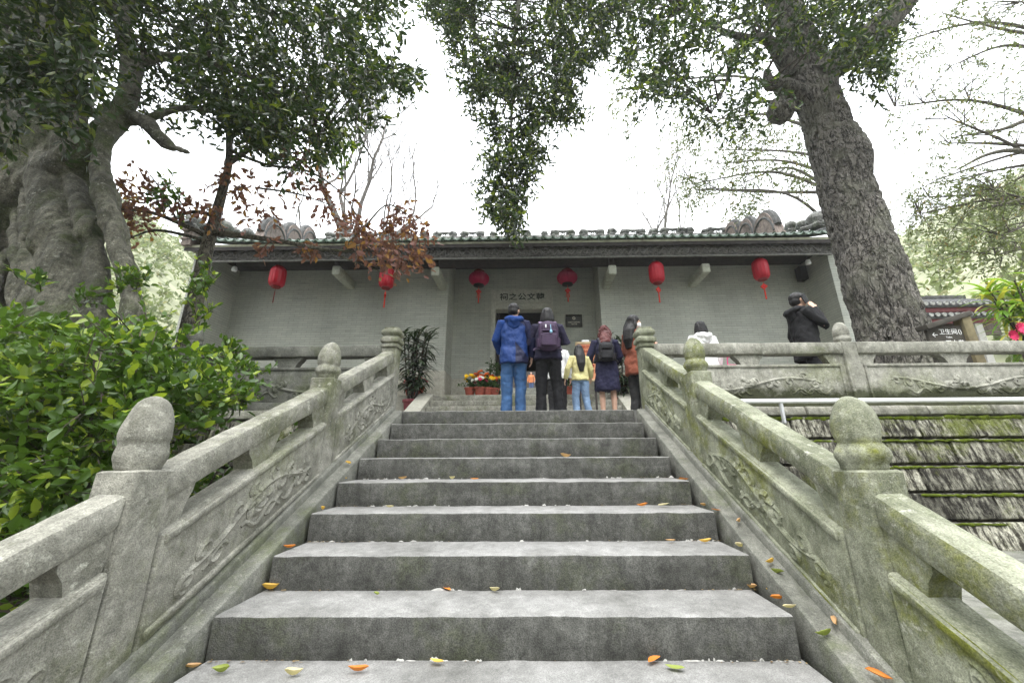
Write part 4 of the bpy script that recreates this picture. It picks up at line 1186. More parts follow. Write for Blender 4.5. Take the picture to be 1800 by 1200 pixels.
# light green trees behind the rough trunk and on the side of the pavilion
def leafy(label, trunk, polys, Y0, Y1_, seed, nlimb, leafmat, L, W, dens, mat):
    t = thing('pale_leaf_tree', label, 'tree', trunk[0]); st_ = []
    limb(trunk, lerps([.3, .22, .12, .05], len(trunk)), 24, 8, t, mat, 'trunk', .08, st_)
    pts = []
    for poly, n_ in polys: pts += sample_poly(poly, n_, Y0, Y1_)
    rnd = random.Random(seed)
    for p in rnd.sample(pts, min(nlimb, len(pts))):
        b = to_limb(st_[:1], p); m = b[1].lerp(p, .45) + Vector((rnd.uniform(-.4, .4), rnd.uniform(-.4, .4), rnd.uniform(.2, .9)))
        limb([b[1], m, p], [.09, .05, .02], 12, 6, t, mat, 'limb', .05, st_)
    mbb = MB(); fo = Foliage()
    for p in pts:
        b = to_limb(st_, p); m = b[1].lerp(p, .5) + Vector((rnd.uniform(-.2, .2), 0, .15)); mbb.tube(curve_pts([b[1], m, p], 6), lerps([.02, .012, .006], 6), 4, cap=False)
        fo.clump(p, .75, dens, 7, (0, 0, -.3), .4, .35, twr=.005)
    mbb.build('branches', mat, t, kind='stuff'); fo.tw.build('twigs', mat, t, kind='stuff'); fo.leaves('crown', L, W, leafmat, t)
tb_ = at(1470, 560, 15)
leafy('sparse light green tree showing between the roof and the rough trunk', [(tb_.x, 15, 0), tuple(at(1470, 350, 15)), tuple(at(1400, 150, 14.5)), tuple(at(1300, -20, 14))],
      [([(1060, 40), (1130, 60), (1120, 250), (1085, 285), (1060, 200)], 20), ([(1180, 200), (1420, 210), (1430, 340), (1300, 330), (1215, 360), (1180, 300)], 105), ([(1270, 350), (1340, 340), (1330, 385), (1285, 390)], 12)], 12, 15.5, 3, 12, MAT['lf_pale'], .15, .055, 6, MAT['twig_pale'])
tb_ = at(1930, 560, 11)
leafy('spreading tree with bare looking boughs and light leaves over the pavilion', [(tb_.x, 11, 0), tuple(at(1925, 400, 11)), tuple(at(1905, 200, 11)), tuple(at(1880, -60, 11))],
      [([(1540, 0), (1800, 0), (1820, 260), (1600, 280), (1560, 180)], 95), ([(1600, 300), (1800, 300), (1810, 470), (1640, 480), (1600, 400)], 75), ([(1640, 330), (1800, 300), (1800, 420), (1680, 430)], 18)], 9, 13, 5, 16, MAT['lf_pale'], .12, .045, 6, MAT['twig'])
t_ = bpy.data.objects['pale_leaf_tree.001']
for pts, rr in (([A(1935, 330, 10.6), A(1850, 285, 10.4), A(1790, 265, 10.2), A(1735, 272, 10.1), A(1680, 300, 10.1)], [.13, .10, .075, .05, .02]), ([A(1925, 260, 10.6), A(1830, 210, 10.4), A(1760, 228, 10.2), A(1680, 240, 10.2)], [.1, .08, .05, .015]), ([A(1930, 400, 10.6), A(1840, 350, 10.4), A(1770, 358, 10.3), A(1720, 368, 10.3)], [.12, .09, .06, .02])):
    limb(pts, rr, 16, 8, t_, MAT['bark_grey'], 'limb', .1, [])

# ---- hillsides left and right with a woodland mass
def hill_h(x, y):
    a = max(0, abs(x + 1) - 15.5); h = min(34, a * (.82 if x < 0 else .72)) + (2.2 * mnoise.noise(Vector((x * .07, y * .07, 1))) + .8 * mnoise.noise(Vector((x * .25, y * .25, 4)))) * min(1, a / 4)
    h *= min(1, max(0, (y + 6) / 14))
    base = -.4 if (a > 0 or y > 48) else -3.2
    return h + max(0, y - 60) * .12 + base
V = []; F = []; nx, ny = 110, 70
for i in range(nx + 1):
    for j in range(ny + 1):
        x = -90 + 180 * i / nx; y = 2 + 150 * (j / ny) ** 1.4; V.append((x, y, hill_h(x, y)))
for i in range(nx):
    for j in range(ny):
        a = i * (ny + 1) + j; F.append((a, a + 1, a + ny + 2, a + ny + 1))
MAT['hill'] = m_plain('dry_grass_hill', (.24, .25, .16), 1, .3, .6, .6, .1, 0, 3)
mb = MB(); mb.add(V, F); tag(mb.build('hillside', MAT['hill']), kind='structure')
P = []
while len(P) < 1500:
    x = random.uniform(-55, 55); y = random.uniform(6, 75)
    if abs(x + 1) > 15.6 and abs(x) < y * 1.6 + 14: P.append((x, y, hill_h(x, y) + random.uniform(.1, 1.3)))
fo = Foliage()
for p in P: fo.clump(p, random.uniform(.7, 1.6), 5, 8, (0, 0, .3), .5, .2, tw=False)
for _ in range(1500):                                   # unseen leaf belt added behind the camera to block low sky light
    x = random.uniform(-38, 38); fo.clump((x, random.uniform(-26, -15) - abs(x) * .1, random.uniform(-2, 15)), random.uniform(1.2, 2.2), 5, 8, (0, 0, .2), .5, .2, tw=False)
o = fo.leaves('woodland', .42, .20, MAT['lf_hill'])
o['label'] = 'pale green scrub covering the hillsides, plus an added unseen belt screening low sky'; o['category'] = 'woodland'

# ---- the green bush by the stair
bs = thing('leafy_bush', 'dense glossy green bush spilling over the stair balustrade', 'bush', (-2.9, 2.8, -1.35))
P_BUSH = [(-40, 575), (60, 580), (140, 600), (200, 580), (225, 560), (260, 600), (330, 625), (400, 640), (425, 690), (400, 730), (330, 760), (270, 840), (180, 870), (120, 920), (-40, 980)]
fo = Foliage(); big = []
cnt = 0
for p in sample_poly(P_BUSH, 1400, 2.2, 3.7):
    if p.x > -1.86 - .08: continue
    cnt += 1
    if cnt > 430: break
    fo.clump(p, .22, 5, 7, (.15, -.25, .45), .7, .1, tw=(cnt % 2 == 0), twr=.004)
for px, py, Y in ((225, 505, 3.3), (228, 480, 3.3), (350, 560, 3.6), (345, 520, 3.6), (362, 490, 3.7), (405, 615, 3.4), (430, 650, 3.4), (428, 690, 3.3), (415, 715, 3.2), (60, 500, 3.3), (150, 520, 3.3)):
    for q in range(3): fo.clump(at(px + random.uniform(-12, 12), py + random.uniform(-8, 14), Y), .14, 4, 6, (.1, 0, .9), .7, .05)
for (x, y, z, n_) in ((-2.4, 3.3, -.9, 40), (-3.2, 3.0, -.7, 60), (-3.9, 2.8, -.6, 50), (-2.6, 2.4, -1.0, 30)):
    for _ in range(n_): fo.clump((x + random.gauss(0, .3), y + random.gauss(0, .2), z + random.gauss(0, .3)), .25, 5, 7, (0, 0, .4), .7, .1, tw=False)
fo.P = [q for q in fo.P]; AllP = np.concatenate(fo.P); AllD = np.concatenate(fo.D); AllN = np.concatenate(fo.N)
keep = AllP[:, 0] < -1.80; AllP, AllD, AllN = AllP[keep], AllD[keep], AllN[keep]
dist = np.linalg.norm(AllP - np.array(CAM), axis=1); order = np.argsort(dist)[:600]; idx = rng.choice(order, 300, replace=False)
mask = np.ones(len(AllP), bool); mask[idx] = False
k = rng.uniform(.5, 1.35, mask.sum())
add_mesh('foliage', leaf_mesh('foliage', AllP[mask], AllD[mask], AllN[mask], .066 * k, .036 * k, MAT['lf_bush'], .3, .2), MAT['lf_bush'], bs, 'stuff')
fo.tw.build('twigs', MAT['twig'], bs, kind='stuff')
mb = MB()
for _ in range(26):
    a = Vector((random.uniform(-3.9, -2.2), random.uniform(2.5, 3.4), -1.4)); e = a + Vector((random.uniform(-.3, .3), random.uniform(-.3, .2), random.uniform(.8, 1.6))); mb.tube(curve_pts([a, a.lerp(e, .5) + Vector((random.uniform(-.1, .1), 0, 0)), e], 8), lerps([.02, .006], 8), 5)
mb.build('stems', MAT['twig'], bs, kind='stuff')
def big_leaf():
    mb = MB(); n = 7; L = []; R_ = []; Mid = []
    for i in range(n):
        t = i / (n - 1); w = .26 * math.sin(math.pi * t ** .85) ** .8 + .0; z = -.12 * t * t
        Mid.append((t, 0, z)); L.append((t, w, z + w * .25)); R_.append((t, -w, z + w * .25))
    V = Mid + L + R_; F = []
    for i in range(n - 1): F += [(i, i + 1, n + i + 1, n + i), (i, 2 * n + i, 2 * n + i + 1, i + 1)]
    mb.add(V, F); return mb.mesh('leaf', None, True, fix=False)
LM = big_leaf()
LMB = LM.copy(); LMB.materials.append(MAT['lf_bush'])
for i in idx:
    d = Vector(AllD[i]).normalized(); s_ = Vector(AllN[i]).cross(d).normalized(); n_ = d.cross(s_)
    o = put('leaf', LMB, bs, AllP[i], Matrix((d, s_, n_)).transposed().to_euler(), random.uniform(.045, .095))

# ================================================================== people
MAT['skin'] = m_plain('skin', (.52, .32, .23), .55, .08, 20, .05, .4, obj=True)
MAT['hair'] = m_cloth('black_hair', (.012, .011, .011), .3, .45, .3)
MAT['hair_red'] = m_cloth('auburn_hair', (.075, .018, .016), .4, .45, .5)
MAT['eye'] = m_plain('eye', (.02, .015, .012), .2, .1, 9, 0)


def person(label, loc, yaw, H, top, bottom, hair='short', arms=None, head_yaw=0, head_pitch=0, hem=.80, wide=1.0, legs=None, top2=None, hood=None, hair_mat=None, shoe=(.02, .02, .022), sock=None, bare=False, hair_len=.3, mask=False):
    s = H / 1.7
    t = thing('person', label, 'person', loc, None, yaw, s, True)
    arms = arms or {-1: ((-.27, -.02, 1.13), (-.27, .05, .88)), 1: ((.27, -.02, 1.13), (.27, .05, .88))}
    legs = legs or {-1: ((-.10, .02, .49), (-.10, 0, .08)), 1: ((.10, .02, .49), (.10, 0, .08))}
    hy = Matrix.Rotation(head_yaw, 3, 'Z') @ Matrix.Rotation(head_pitch, 3, 'X'); hc = Vector((0, .015, 1.50))
    def hd(x, y, z): return hc + hy @ Vector((x, y, z))
    # body: one continuous surface
    mb = MB()
    def stack(m, rows):
        m.rings([[(x0 + rx * math.copysign(abs(math.cos(a)) ** .8, math.cos(a)), y0 + ry * math.copysign(abs(math.sin(a)) ** .8, math.sin(a)), z) for a in [2 * math.pi * j / 20 for j in range(20)]] for z, rx, ry, x0, y0 in rows])
    w = wide
    stack(mb, [(.84, .095 * w, .07, 0, 0), (.92, .13 * w, .085, 0, -.01), (1.02, .125 * w, .085, 0, 0), (1.15, .13 * w, .09, 0, .01), (1.28, .15 * w, .105, 0, .01), (1.38, .155 * w, .09, 0, 0), (1.44, .10, .07, 0, 0), (1.47, .06, .055, 0, .005)])
    mb.tube([(0, 0, 1.42), (0, .01, 1.50), hd(0, .005, .06)], [.06, .055, .055], 14)
    mb.ell(hd(0, .01, .11), (.077, .096, .105), 20, 14, hy); mb.ell(hd(0, .045, .045), (.052, .055, .05), 14, 10, hy)
    mb.ell(hd(0, .108, .085), (.013, .018, .024), 10, 8, hy); mb.ell(hd(0, .09, .035), (.024, .014, .012), 10, 8, hy)
    for k in (-1, 1): mb.ell(hd(k * .079, .005, .095), (.011, .02, .031), 10, 8, hy)
    for k in (-1, 1):
        sh = Vector((k * .165 * w, 0, 1.385)); el, wr = Vector(arms[k][0]), Vector(arms[k][1])
        mb.tube([sh, sh.lerp(el, .5), el, el.lerp(wr, .35), wr], [.048, .042, .032, .033, .025], 12)
        d = (wr - el).normalized(); sd = d.cross(Vector((0, 0, 1)) if abs(d.z) < .8 else Vector((0, 1, 0))).normalized(); nn = sd.cross(d)
        if abs(d.z) > .8: sd, nn = Vector((0, 1, 0)) - d * d.y, Vector((-k, 0, 0))
        sd.normalize()
        mb.tube([wr - d * .01, wr + d * .03, wr + d * .085], [(.026, .018), (.038, .016), (.040, .014)], 12, ref=sd)
        for q, (o_, ln) in enumerate(((-.032, .062), (-.011, .074), (.011, .078), (.032, .068))):
            a = wr + d * .08 + sd * o_; mb.tube([a, a + d * ln * .5 + nn * .008, a + d * ln * .85 + nn * .028], [.0095, .009, .0075], 7)
        a = wr + d * .02 + sd * .03; mb.tube([a, a + d * .03 + sd * .03 + nn * .01, a + d * .06 + sd * .034 + nn * .02], [.012, .011, .009], 7)
    for k in (-1, 1):
        hp = Vector((k * .085, 0, .90)); kn, an = Vector(legs[k][0]), Vector(legs[k][1])
        mb.tube([hp, hp.lerp(kn, .5), kn, kn.lerp(an, .35) + Vector((0, -.015, 0)), an], [.075, .066, .050, .052, .034], 14)
        mb.tube([an + Vector((0, -.05, -.045)), an + Vector((0, .05, -.04)), an + Vector((0, .15, -.055))], [(.035, .03), (.04, .03), (.03, .02)], 12, ref=(1, 0, 0))
    bo = add_mesh('body', remesh(mb, .0085, 1), MAT['skin'], t)
    em = MB()
    for k in (-1, 1): em.ell(hd(k * .032, .094, .108), (.012, .008, .008), 8, 6, hy)
    em.build('eyes', MAT['eye'], bo)
    if mask:
        mm = MB(); mm.ell(hd(0, .062, .045), (.062, .062, .058), 16, 10, hy); mm.build('face_mask', MAT['white_paint'], t)
    # shoes
    mb = MB()
    for k in (-1, 1):
        an = Vector(legs[k][1])
        mb.tube([an + Vector((0, -.075, -.05)), an + Vector((0, -.03, -.035)), an + Vector((0, .06, -.042)), an + Vector((0, .14, -.052)), an + Vector((0, .185, -.06))], [(.03, .028), (.045, .043), (.048, .035), (.045, .026), (.02, .012)], 14, ref=(1, 0, 0))
    add_mesh('shoes', remesh(mb, .012, 1), m_plain('shoe', shoe, .5, .2, 20, .1, obj=True), t)
    if sock:
        mb = MB()
        for k in (-1, 1): mb.tube([Vector(legs[k][1]) + Vector((0, -.01, -.01)), Vector(legs[k][1]) + Vector((0, -.01, .09))], .05, 12)
        mb.build('socks', m_plain('sock', sock, .9, .05, 9, .1, obj=True), t)
    wr_ = lambda a, f: (lambda p, n_: a * mnoise.noise(Vector((p.x * f, p.y * f, p.z * f * .55)) + mnoise.noise_vector(p * 5) * .6) + a * .5 * mnoise.noise(p * f * 2.3))
    # lower garment
    mb = MB(); bm = m_cloth('lower_cloth', bottom, .15)
    if bare:
        pass
    else:
        for k in (-1, 1):
            hp = Vector((k * .088, -.005, .93)); kn, an = Vector(legs[k][0]), Vector(legs[k][1])
            mb.tube([hp, hp.lerp(kn, .45), kn, kn.lerp(an, .5), an + Vector((0, -.005, -.035))], [.108, .100, .083, .078, .082], 16)
        stack(mb, [(.82, .13 * w, .10, 0, -.01), (.92, .18 * w, .13, 0, -.015), (1.04, .16 * w, .115, 0, 0)])
        add_mesh('trousers', remesh(mb, .012, 2, wr_(.015, 9)), bm, t)
    # upper garment
    mb = MB(); tm = m_cloth('upper_cloth', top, .12)
    if bare:
        stack(mb, [(hem, .205 * w, .16, 0, 0), (hem + .02, .21 * w, .165, 0, 0), (.70, .205 * w, .155, 0, -.01), (.92, .19 * w, .145, 0, -.015), (1.08, .165 * w, .125, 0, 0), (1.26, .18 * w, .13, 0, .005), (1.38, .175 * w, .105, 0, 0), (1.455, .10, .075, 0, 0), (1.475, .075, .07, 0, 0)])
    else:
        stack(mb, [(hem, .20 * w, .155, 0, 0), (hem + .015, .205 * w, .16, 0, 0), (.92, .195 * w, .15, 0, -.01), (1.05, .185 * w, .14, 0, 0), (1.25, .19 * w, .14, 0, .005), (1.37, .185 * w, .115, 0, 0), (1.44, .115, .085, 0, 0), (1.48, .078, .072, 0, .005)])
    jk = tm
    if top2:
        n = NT('two_tone_cloth'); q = n.obj(); sp = n.sep(q); w_ = n.math('MULTIPLY', n.noise(q, 3, 1), .06)
        lower = n.math('MULTIPLY', n.math('GREATER_THAN', n.math('ADD', sp.outputs[0], w_), .05), n.math('LESS_THAN', n.math('ADD', sp.outputs[2], n.math('MULTIPLY', sp.outputs[0], 1.2)), 1.10))
        upper = n.math('GREATER_THAN', n.math('ADD', sp.outputs[2], n.math('MULTIPLY', sp.outputs[0], .9)), 1.47)
        col = n.mix(n.math('MAXIMUM', lower, upper), top, top2)
        jk = n.fin(col, .6, n.bump(n.noise(n.scale(q, (1, 1, .6)), 14, 3, .5, 1.5), .5, .03), .3)
    add_mesh('jacket', remesh(mb, .013, 2, wr_(.022, 8)), jk, t)
    for k in (-1, 1):
        mb = MB(); sh = Vector((k * .155 * w, 0, 1.385)); el, wr = Vector(arms[k][0]), Vector(arms[k][1])
        mb.tube([sh - Vector((k * .05, 0, 0)), sh + Vector((k * .015, 0, 0)), sh.lerp(el, .5), el, el.lerp(wr, .5), wr.lerp(el, .02)], [.075, .082, .073, .070, .061, .048], 16)
        add_mesh('sleeve', remesh(mb, .012, 2, wr_(.012, 10)), m_cloth('sleeve_cloth', top2 if top2 and k > 0 else top, .12) if top2 else tm, t)
    if hood:
        mb = MB(); mb.tube([(-.10, .03, 1.46), (-.11, -.06, 1.45), (-.06, -.13, 1.42), (0, -.15, 1.40), (.06, -.13, 1.42), (.11, -.06, 1.45), (.10, .03, 1.46)], [.03, .045, .055, .06, .055, .045, .03], 12)
        mb.ell((0, -.12, 1.36), (.10, .045, .09), 14, 10)
        add_mesh('hood', remesh(mb, .012, 2, wr_(.012, 12)), m_cloth('hood_cloth', hood), t)
    # hair
    mb = MB(); hm = hair_mat or MAT['hair']
    if hair == 'short':
        mb.ell(hd(0, -.005, .135), (.086, .103, .092), 20, 14, hy); mb.ell(hd(0, -.035, .085), (.08, .075, .075), 16, 12, hy)
    else:
        mb.ell(hd(0, -.008, .13), (.094, .108, .098), 20, 14, hy)
        if hair == 'bob':
            mb.rings([[hd(x, y - .02, z) for x, y in [(.105 * k_ * math.cos(a), .098 * k_ * math.sin(a)) for a in [2 * math.pi * j / 20 for j in range(20)]]] for z, k_ in ((.13, .95), (.07, 1.05), (.0, 1.12), (-.05, 1.02), (-.055, .6))])
        elif hair in ('long', 'curly'):
            L = hair_len
            mb.tube([hd(0, -.05, .12), hd(0, -.085, .03), (0, -.12, 1.42), (0, -.15, 1.42 - L * .5), (0, -.145, 1.42 - L)], [(.095, .06), (.105, .06), (.115, .055), (.10, .05), (.05, .025)], 16, ref=(1, 0, 0))
            for k in (-1, 1): mb.tube([hd(k * .075, 0, .12), hd(k * .088, 0, .02), hd(k * .09, -.01, -.08)], [.03, .035, .02], 10)
    amp = .018 if hair == 'curly' else .006
    add_mesh('hair', remesh(mb, .009, 1, lambda p, n_: amp * (mnoise.noise(p * 15 + mnoise.noise_vector(p * 9) * 1.5) if hair == 'curly' else mnoise.noise(Vector((p.x * 55, p.y * 20, p.z * 3))))), hm, t)
    return t


def backpack(label, owner, col, strap, size, detail=True):
    b = thing('backpack', label, 'backpack', tuple(owner.location), None, owner.rotation_euler.z, owner.scale[0], True)
    W, D, Hh, zc = size; m = m_cloth('pack_cloth', col, .25, .6, .3); ms = m_cloth('strap_cloth', strap, .1, .7, .1)
    y0 = -.15
    def slab(w, d, h, c):
        mb = MB(); mb.beam((c[0], c[1], c[2] - h / 2), (c[0], c[1], c[2] + h / 2), w, d, side=(1, 0, 0), up=(0, 1, 0), r=min(w, d) * .42, seg=14, nz=0, fn=lambda q, t_: Vector((c[0] + (q.x - c[0]) * (1 - .35 * max(0, (t_ - .7) / .3) ** 2 - .12 * max(0, (.2 - t_) / .2) ** 2), c[1] + (q.y - c[1]) * (1 - .5 * max(0, (t_ - .75) / .25) ** 2), q.z)))
        return mb
    add_mesh('main_bag', remesh(slab(W, D, Hh, (0, y0 - D / 2, zc)), .01, 3, lambda p, n_: .008 * mnoise.noise(p * 12)), m, b)
    add_mesh('front_pocket', remesh(slab(W * .8, .07, Hh * .45, (0, y0 - D - .005, zc - Hh * .18)), .009, 3, lambda p, n_: .006 * mnoise.noise(p * 14)), m, b)
    add_mesh('upper_pocket', remesh(slab(W * .7, .06, Hh * .26, (0, y0 - D + .005, zc + Hh * .22)), .009, 3), m, b)
    mb = MB()
    for z in (zc + Hh * .10, zc - Hh * .02, zc + Hh * .36):
        mb.tube([(W * .4 * math.sin(q), y0 - D - .028 - .012 * math.cos(q), z + .015 * math.cos(q)) for q in np.linspace(-1.3, 1.3, 12)], .004, 5)
    mb.build('zips', ms, b)
    for k in (-1, 1):
        mb = MB(); mb.tube([(k * W * .28, y0 - .02, zc + Hh * .44), (k * .10, -.125, 1.43), (k * .115, -.02, 1.475), (k * .125, .11, 1.40), (k * .14, .15, 1.2), (k * .2, .02, 1.02), (k * W * .45, y0, zc - Hh * .36)], [(.034, .012)] * 7, 8, ref=(1, 0, 0)); mb.build('strap', ms, b)
        mb = MB(); mb.tube([(k * W * .45, y0 - D * .4, zc - Hh * .38), (k * W * .52, y0 - D * .4, zc - Hh * .1)], [(.035, .055)] * 2, 10); mb.build('side_pocket', m, b)
    MB().tube([(-.04, y0 - .02, zc + Hh * .47), (0, y0 - .03, zc + Hh * .53), (.04, y0 - .02, zc + Hh * .47)], .008, 6).build('grab_loop', ms, b)
    if detail:
        mb = MB(); mb.tube([(.03, y0 - D - .05, zc + Hh * .3), (.035, y0 - D - .055, zc + Hh * .1)], .006, 6); mb.ell((.036, y0 - D - .06, zc + Hh * .06), (.022, .014, .026), 10, 8); mb.build('charm', m_plain('charm', (.25, .45, .6), .3, .3, 30, 0, obj=True), b)
        mb = MB(); mb.tube([(-.04, y0 - D - .045, zc + Hh * .3), (-.04, y0 - D - .05, zc + Hh * .2)], .01, 6); mb.build('tag', MAT['white_paint'], b)
    return b

def stand(px, Y): p = at(px, 650, Y); return (p.x, Y, 0)
BLUE, NAVY = (.008, .035, .15), (.010, .012, .04)
p = stand(903, 5.7)
man = person('man in a bright blue hooded jacket and jeans seen from behind', p, .06, 1.70, BLUE, (.035, .085, .19), 'short', {-1: ((-.27, .04, 1.14), (-.20, .22, .98)), 1: ((.285, -.03, 1.13), (.27, .06, .88))}, -.35, hem=.76, top2=NAVY, hood=BLUE, wide=1.06)
p = stand(964, 5.65)
wom = person('woman in a dark sweater and black trousers wearing a purple backpack', p, 0, 1.60, (.017, .015, .034), (.008, .008, .009), 'bob', {-1: ((-.29, .05, 1.16), (-.12, .25, 1.22)), 1: ((.30, .05, 1.16), (.12, .25, 1.22))}, .05, hem=.86, wide=1.08, sock=(.75, .75, .72), legs={-1: ((-.115, .02, .49), (-.12, 0, .10)), 1: ((.125, .02, .49), (.15, -.02, .08))})
backpack('dark purple backpack with a dangling blue charm on the standing woman', wom, (.045, .026, .055), (.20, .15, .24), (.30, .15, .47, 1.19))
p = stand(1019, 6.15)
girl = person('girl in a pale yellow sweater and light jeans with long black hair', p, .15, 1.16, (.55, .50, .24), (.17, .25, .37), 'long', {-1: ((-.30, -.03, 1.12), (-.34, .03, .90)), 1: ((.28, .02, 1.14), (.30, .14, .96))}, 0, hem=.86, hair_len=.36, legs={-1: ((-.11, .06, .49), (-.10, .02, .08)), 1: ((.12, .02, .49), (.17, -.05, .08))})
p = stand(1066, 6.3)
drs = person('woman in a knee length navy dress with wavy auburn hair', p, -.1, 1.52, (.016, .016, .040), (.02, .02, .02), 'curly', {-1: ((-.29, .02, 1.13), (-.30, .12, .90)), 1: ((.27, .06, 1.14), (.16, .2, 1.0))}, .45, hem=.50, hair_mat=MAT['hair_red'], hair_len=.12, bare=True, wide=1.05, shoe=(.3, .25, .2))
backpack('small black backpack on the woman in the navy dress', drs, (.010, .010, .012), (.03, .03, .035), (.27, .12, .36, 1.17), False)
p = stand(1120, 6.25)
person('woman in an orange coat with long dark hair behind the square topped post', p, -1.0, 1.68, (.20, .062, .036), (.03, .03, .03), 'long', {-1: ((-.27, .04, 1.13), (-.2, .2, 1.0)), 1: ((.27, .05, 1.14), (.18, .22, 1.2))}, -.6, hem=.70, hair_len=.30, mask=True)
p = stand(1242, 6.15)
hw = person('person in a white hooded coat seen from behind over the terrace rail', p, .1, 1.53, (.78, .78, .76), (.03, .03, .035), 'bob', None, -.1, hem=.66, hood=(.80, .80, .78), wide=1.1)
p = stand(1420, 5.5)
ph = person('man in a black coat and cap holding a phone to his ear', (p[0] + .06, 5.5, 0), -1.65, 1.74, (.010, .010, .011), (.012, .012, .014), 'short', {-1: ((-.27, 0, 1.13), (-.25, .05, .88)), 1: ((.25, .14, 1.15), (.135, .12, 1.43))}, .0, .05, hem=.72, hood=(.012, .012, .013))
MB().beam((.10, .075, 1.53), (.095, .03, 1.66), .012, .07, side=(1, 0, 0), up=(0, .85, .5), r=.005, seg=2, nz=0).build('phone', MAT['black'])
o = bpy.data.objects['phone']; o.location = ph.location; o.rotation_euler = ph.rotation_euler; o.scale = ph.scale; tag(o, 'black mobile phone held to the ear of the man in black', 'phone')
p = stand(979, 6.9)
person('person with white sleeves mostly hidden behind the woman with the purple backpack', p, 0, 1.5, (.72, .72, .70), (.02, .02, .022), 'short', None, 0, hem=.84)
q = at(934, 689, 30); per = person('person in an orange top far inside the doorway', (q.x, 30, 3.885), 3.0, 1.58, (.45, .16, .06), (.06, .09, .18), 'short', None, 0)
q = at(948, 689, 30); per = person('person in a pale blue top and white trousers far inside the doorway', (q.x, 30.2, 3.885), 2.8, 1.62, (.35, .5, .62), (.75, .75, .75), 'long', None, 0)
# pink bag beside the white coat
bg = thing('shopping_bag', 'bright pink bag beside the person in the white coat', 'bag', (hw.location.x + .36, 6.1, .35))
x, y = hw.location.x + .36, 6.05
mb = MB(); mb.beam((x, y, .42), (x + .02, y, .80), .28, .14, side=(1, 0, 0), up=(0, 1, 0), r=.02, seg=8, nz=.012, nf=9, taper=.8); mb.build('body', m_cloth('pink_cloth', (.62, .05, .20)), bg)
mb = MB(); mb.tube([(x - .07, y, .78), (x - .06, y, .92), (x + .06, y, .92), (x + .09, y, .78)], .01, 6); mb.build('handle', m_cloth('pink_strap', (.5, .04, .16)), bg)

# ================================================================== pots, signs and other small things
MAT['terracotta'] = m_plain('terracotta', (.30, .075, .05), .8, .2, 12, .2)
MAT['pot_plum'] = m_plain('plum_pot', (.22, .05, .06), .6, .2, 12, .1)
def pot_mesh(R, H): return MB().lathe((0, 0, 0), [(R * .68, 0), (R * .72, .01), (R * .94, H * .82), (R * 1.06, H * .83), (R * 1.08, H), (R * .96, H), (R * .9, H * .9)], 24)
MAT['lf_pot'] = m_leaf('pot_leaf', (.02, .05, .012), (.05, .10, .02), None, .25)
def petal_mat(name, c): return m_plain(name, c, .6, .2, 40, .05)
PET = {'yellow': petal_mat('yellow_petal', (.75, .50, .015)), 'orange': petal_mat('orange_petal', (.65, .13, .01)), 'pink': petal_mat('pink_petal', (.62, .035, .12)), 'white': petal_mat('white_petal', (.75, .75, .68)), 'red': petal_mat('red_petal', (.55, .012, .03))}

def flower_pot(x, y, z, col, label, R=.13, H=.2, group=None, crown=.2, mum=True, petal2=None):
    t = thing('flower_pot', label, 'flower pot', (x, y, z), group)
    mb = pot_mesh(R, H); mb.v = [(a + x, b + y, c + z) for a, b, c in mb.v]; mb.build('pot', MAT['terracotta'], t)
    MB().tube([(x, y, z + H * .86), (x, y, z + H * .9)], R * .9, 16).build('earth', MAT['soil'], t)
    fo = Foliage(); fo.clump((x, y, z + H + .04), crown, 22, 7, (0, 0, .5), .8, .2, tw=False, spread=.2); fo.leaves('foliage', .075, .035, MAT['lf_pot'], t)
    P, D, N = [], [], []; P2, D2, N2 = [], [], []
    for k in range(13 if mum else 8):
        a = random.uniform(0, 6.28); u = random.uniform(.1, 1) ** .6; c = Vector((x + crown * u * math.cos(a), y + crown * u * math.sin(a), z + H + .05 + crown * (1.05 - .5 * u * u) * random.uniform(.8, 1.05)))
        n_ = Vector((math.cos(a) * u, math.sin(a) * u - .4, .9)).normalized()
        rows = ((18, .035, .25), (14, .028, .6), (10, .02, 1.2)) if mum else ((9, .075, .12), (6, .05, .4))
        for cnt_, ln, el in rows:
            for q in range(cnt_):
                b = 6.283 * q / cnt_ + random.uniform(-.2, .2); u_ = n_.orthogonal().normalized(); v_ = n_.cross(u_)
                d = (u_ * math.cos(b) + v_ * math.sin(b) + n_ * el).normalized()
                tgt = (P2, D2, N2) if (petal2 and k % 3 == 0) else (P, D, N)
                tgt[0].append(c); tgt[1].append(d); tgt[2].append(n_ - d * .2)
    L, W = (.055, .02) if mum else (.08, .035)
    add_mesh('blossoms', leaf_mesh('b', np.array(P), np.array(D), np.array(N), L, W, PET[col]), PET[col], t, 'stuff')
    if P2: add_mesh('blossoms', leaf_mesh('b', np.array(P2), np.array(D2), np.array(N2), L, W, PET[petal2]), PET[petal2], t, 'stuff')
    return t
G = 'potted flowers on the temple plinth'
zp = ZP + .002
flower_pot(at(826, 690, 9.35).x, 9.35, zp, 'yellow', 'pot of yellow chrysanthemums at the outer end of the flower row by the door', crown=.26, group=G)
flower_pot(at(843, 690, 9.3).x, 9.28, zp, 'pink', 'pot of dusky pink flowers in the middle of the row by the door', crown=.18, group=G, petal2='white')
flower_pot(at(857, 690, 9.4).x, 9.38, zp, 'orange', 'pot of small orange flowers between pink and yellow pots', crown=.26, group=G)
flower_pot(at(868, 690, 9.4).x, 9.46, zp, 'yellow', 'pot of yellow chrysanthemums right beside the door jamb', crown=.26, group=G)
flower_pot(at(846, 690, 9.8).x, 9.86, zp, 'orange', 'taller pot of orange chrysanthemums behind the yellow ones', R=.15, H=.36, crown=.26, group=G)
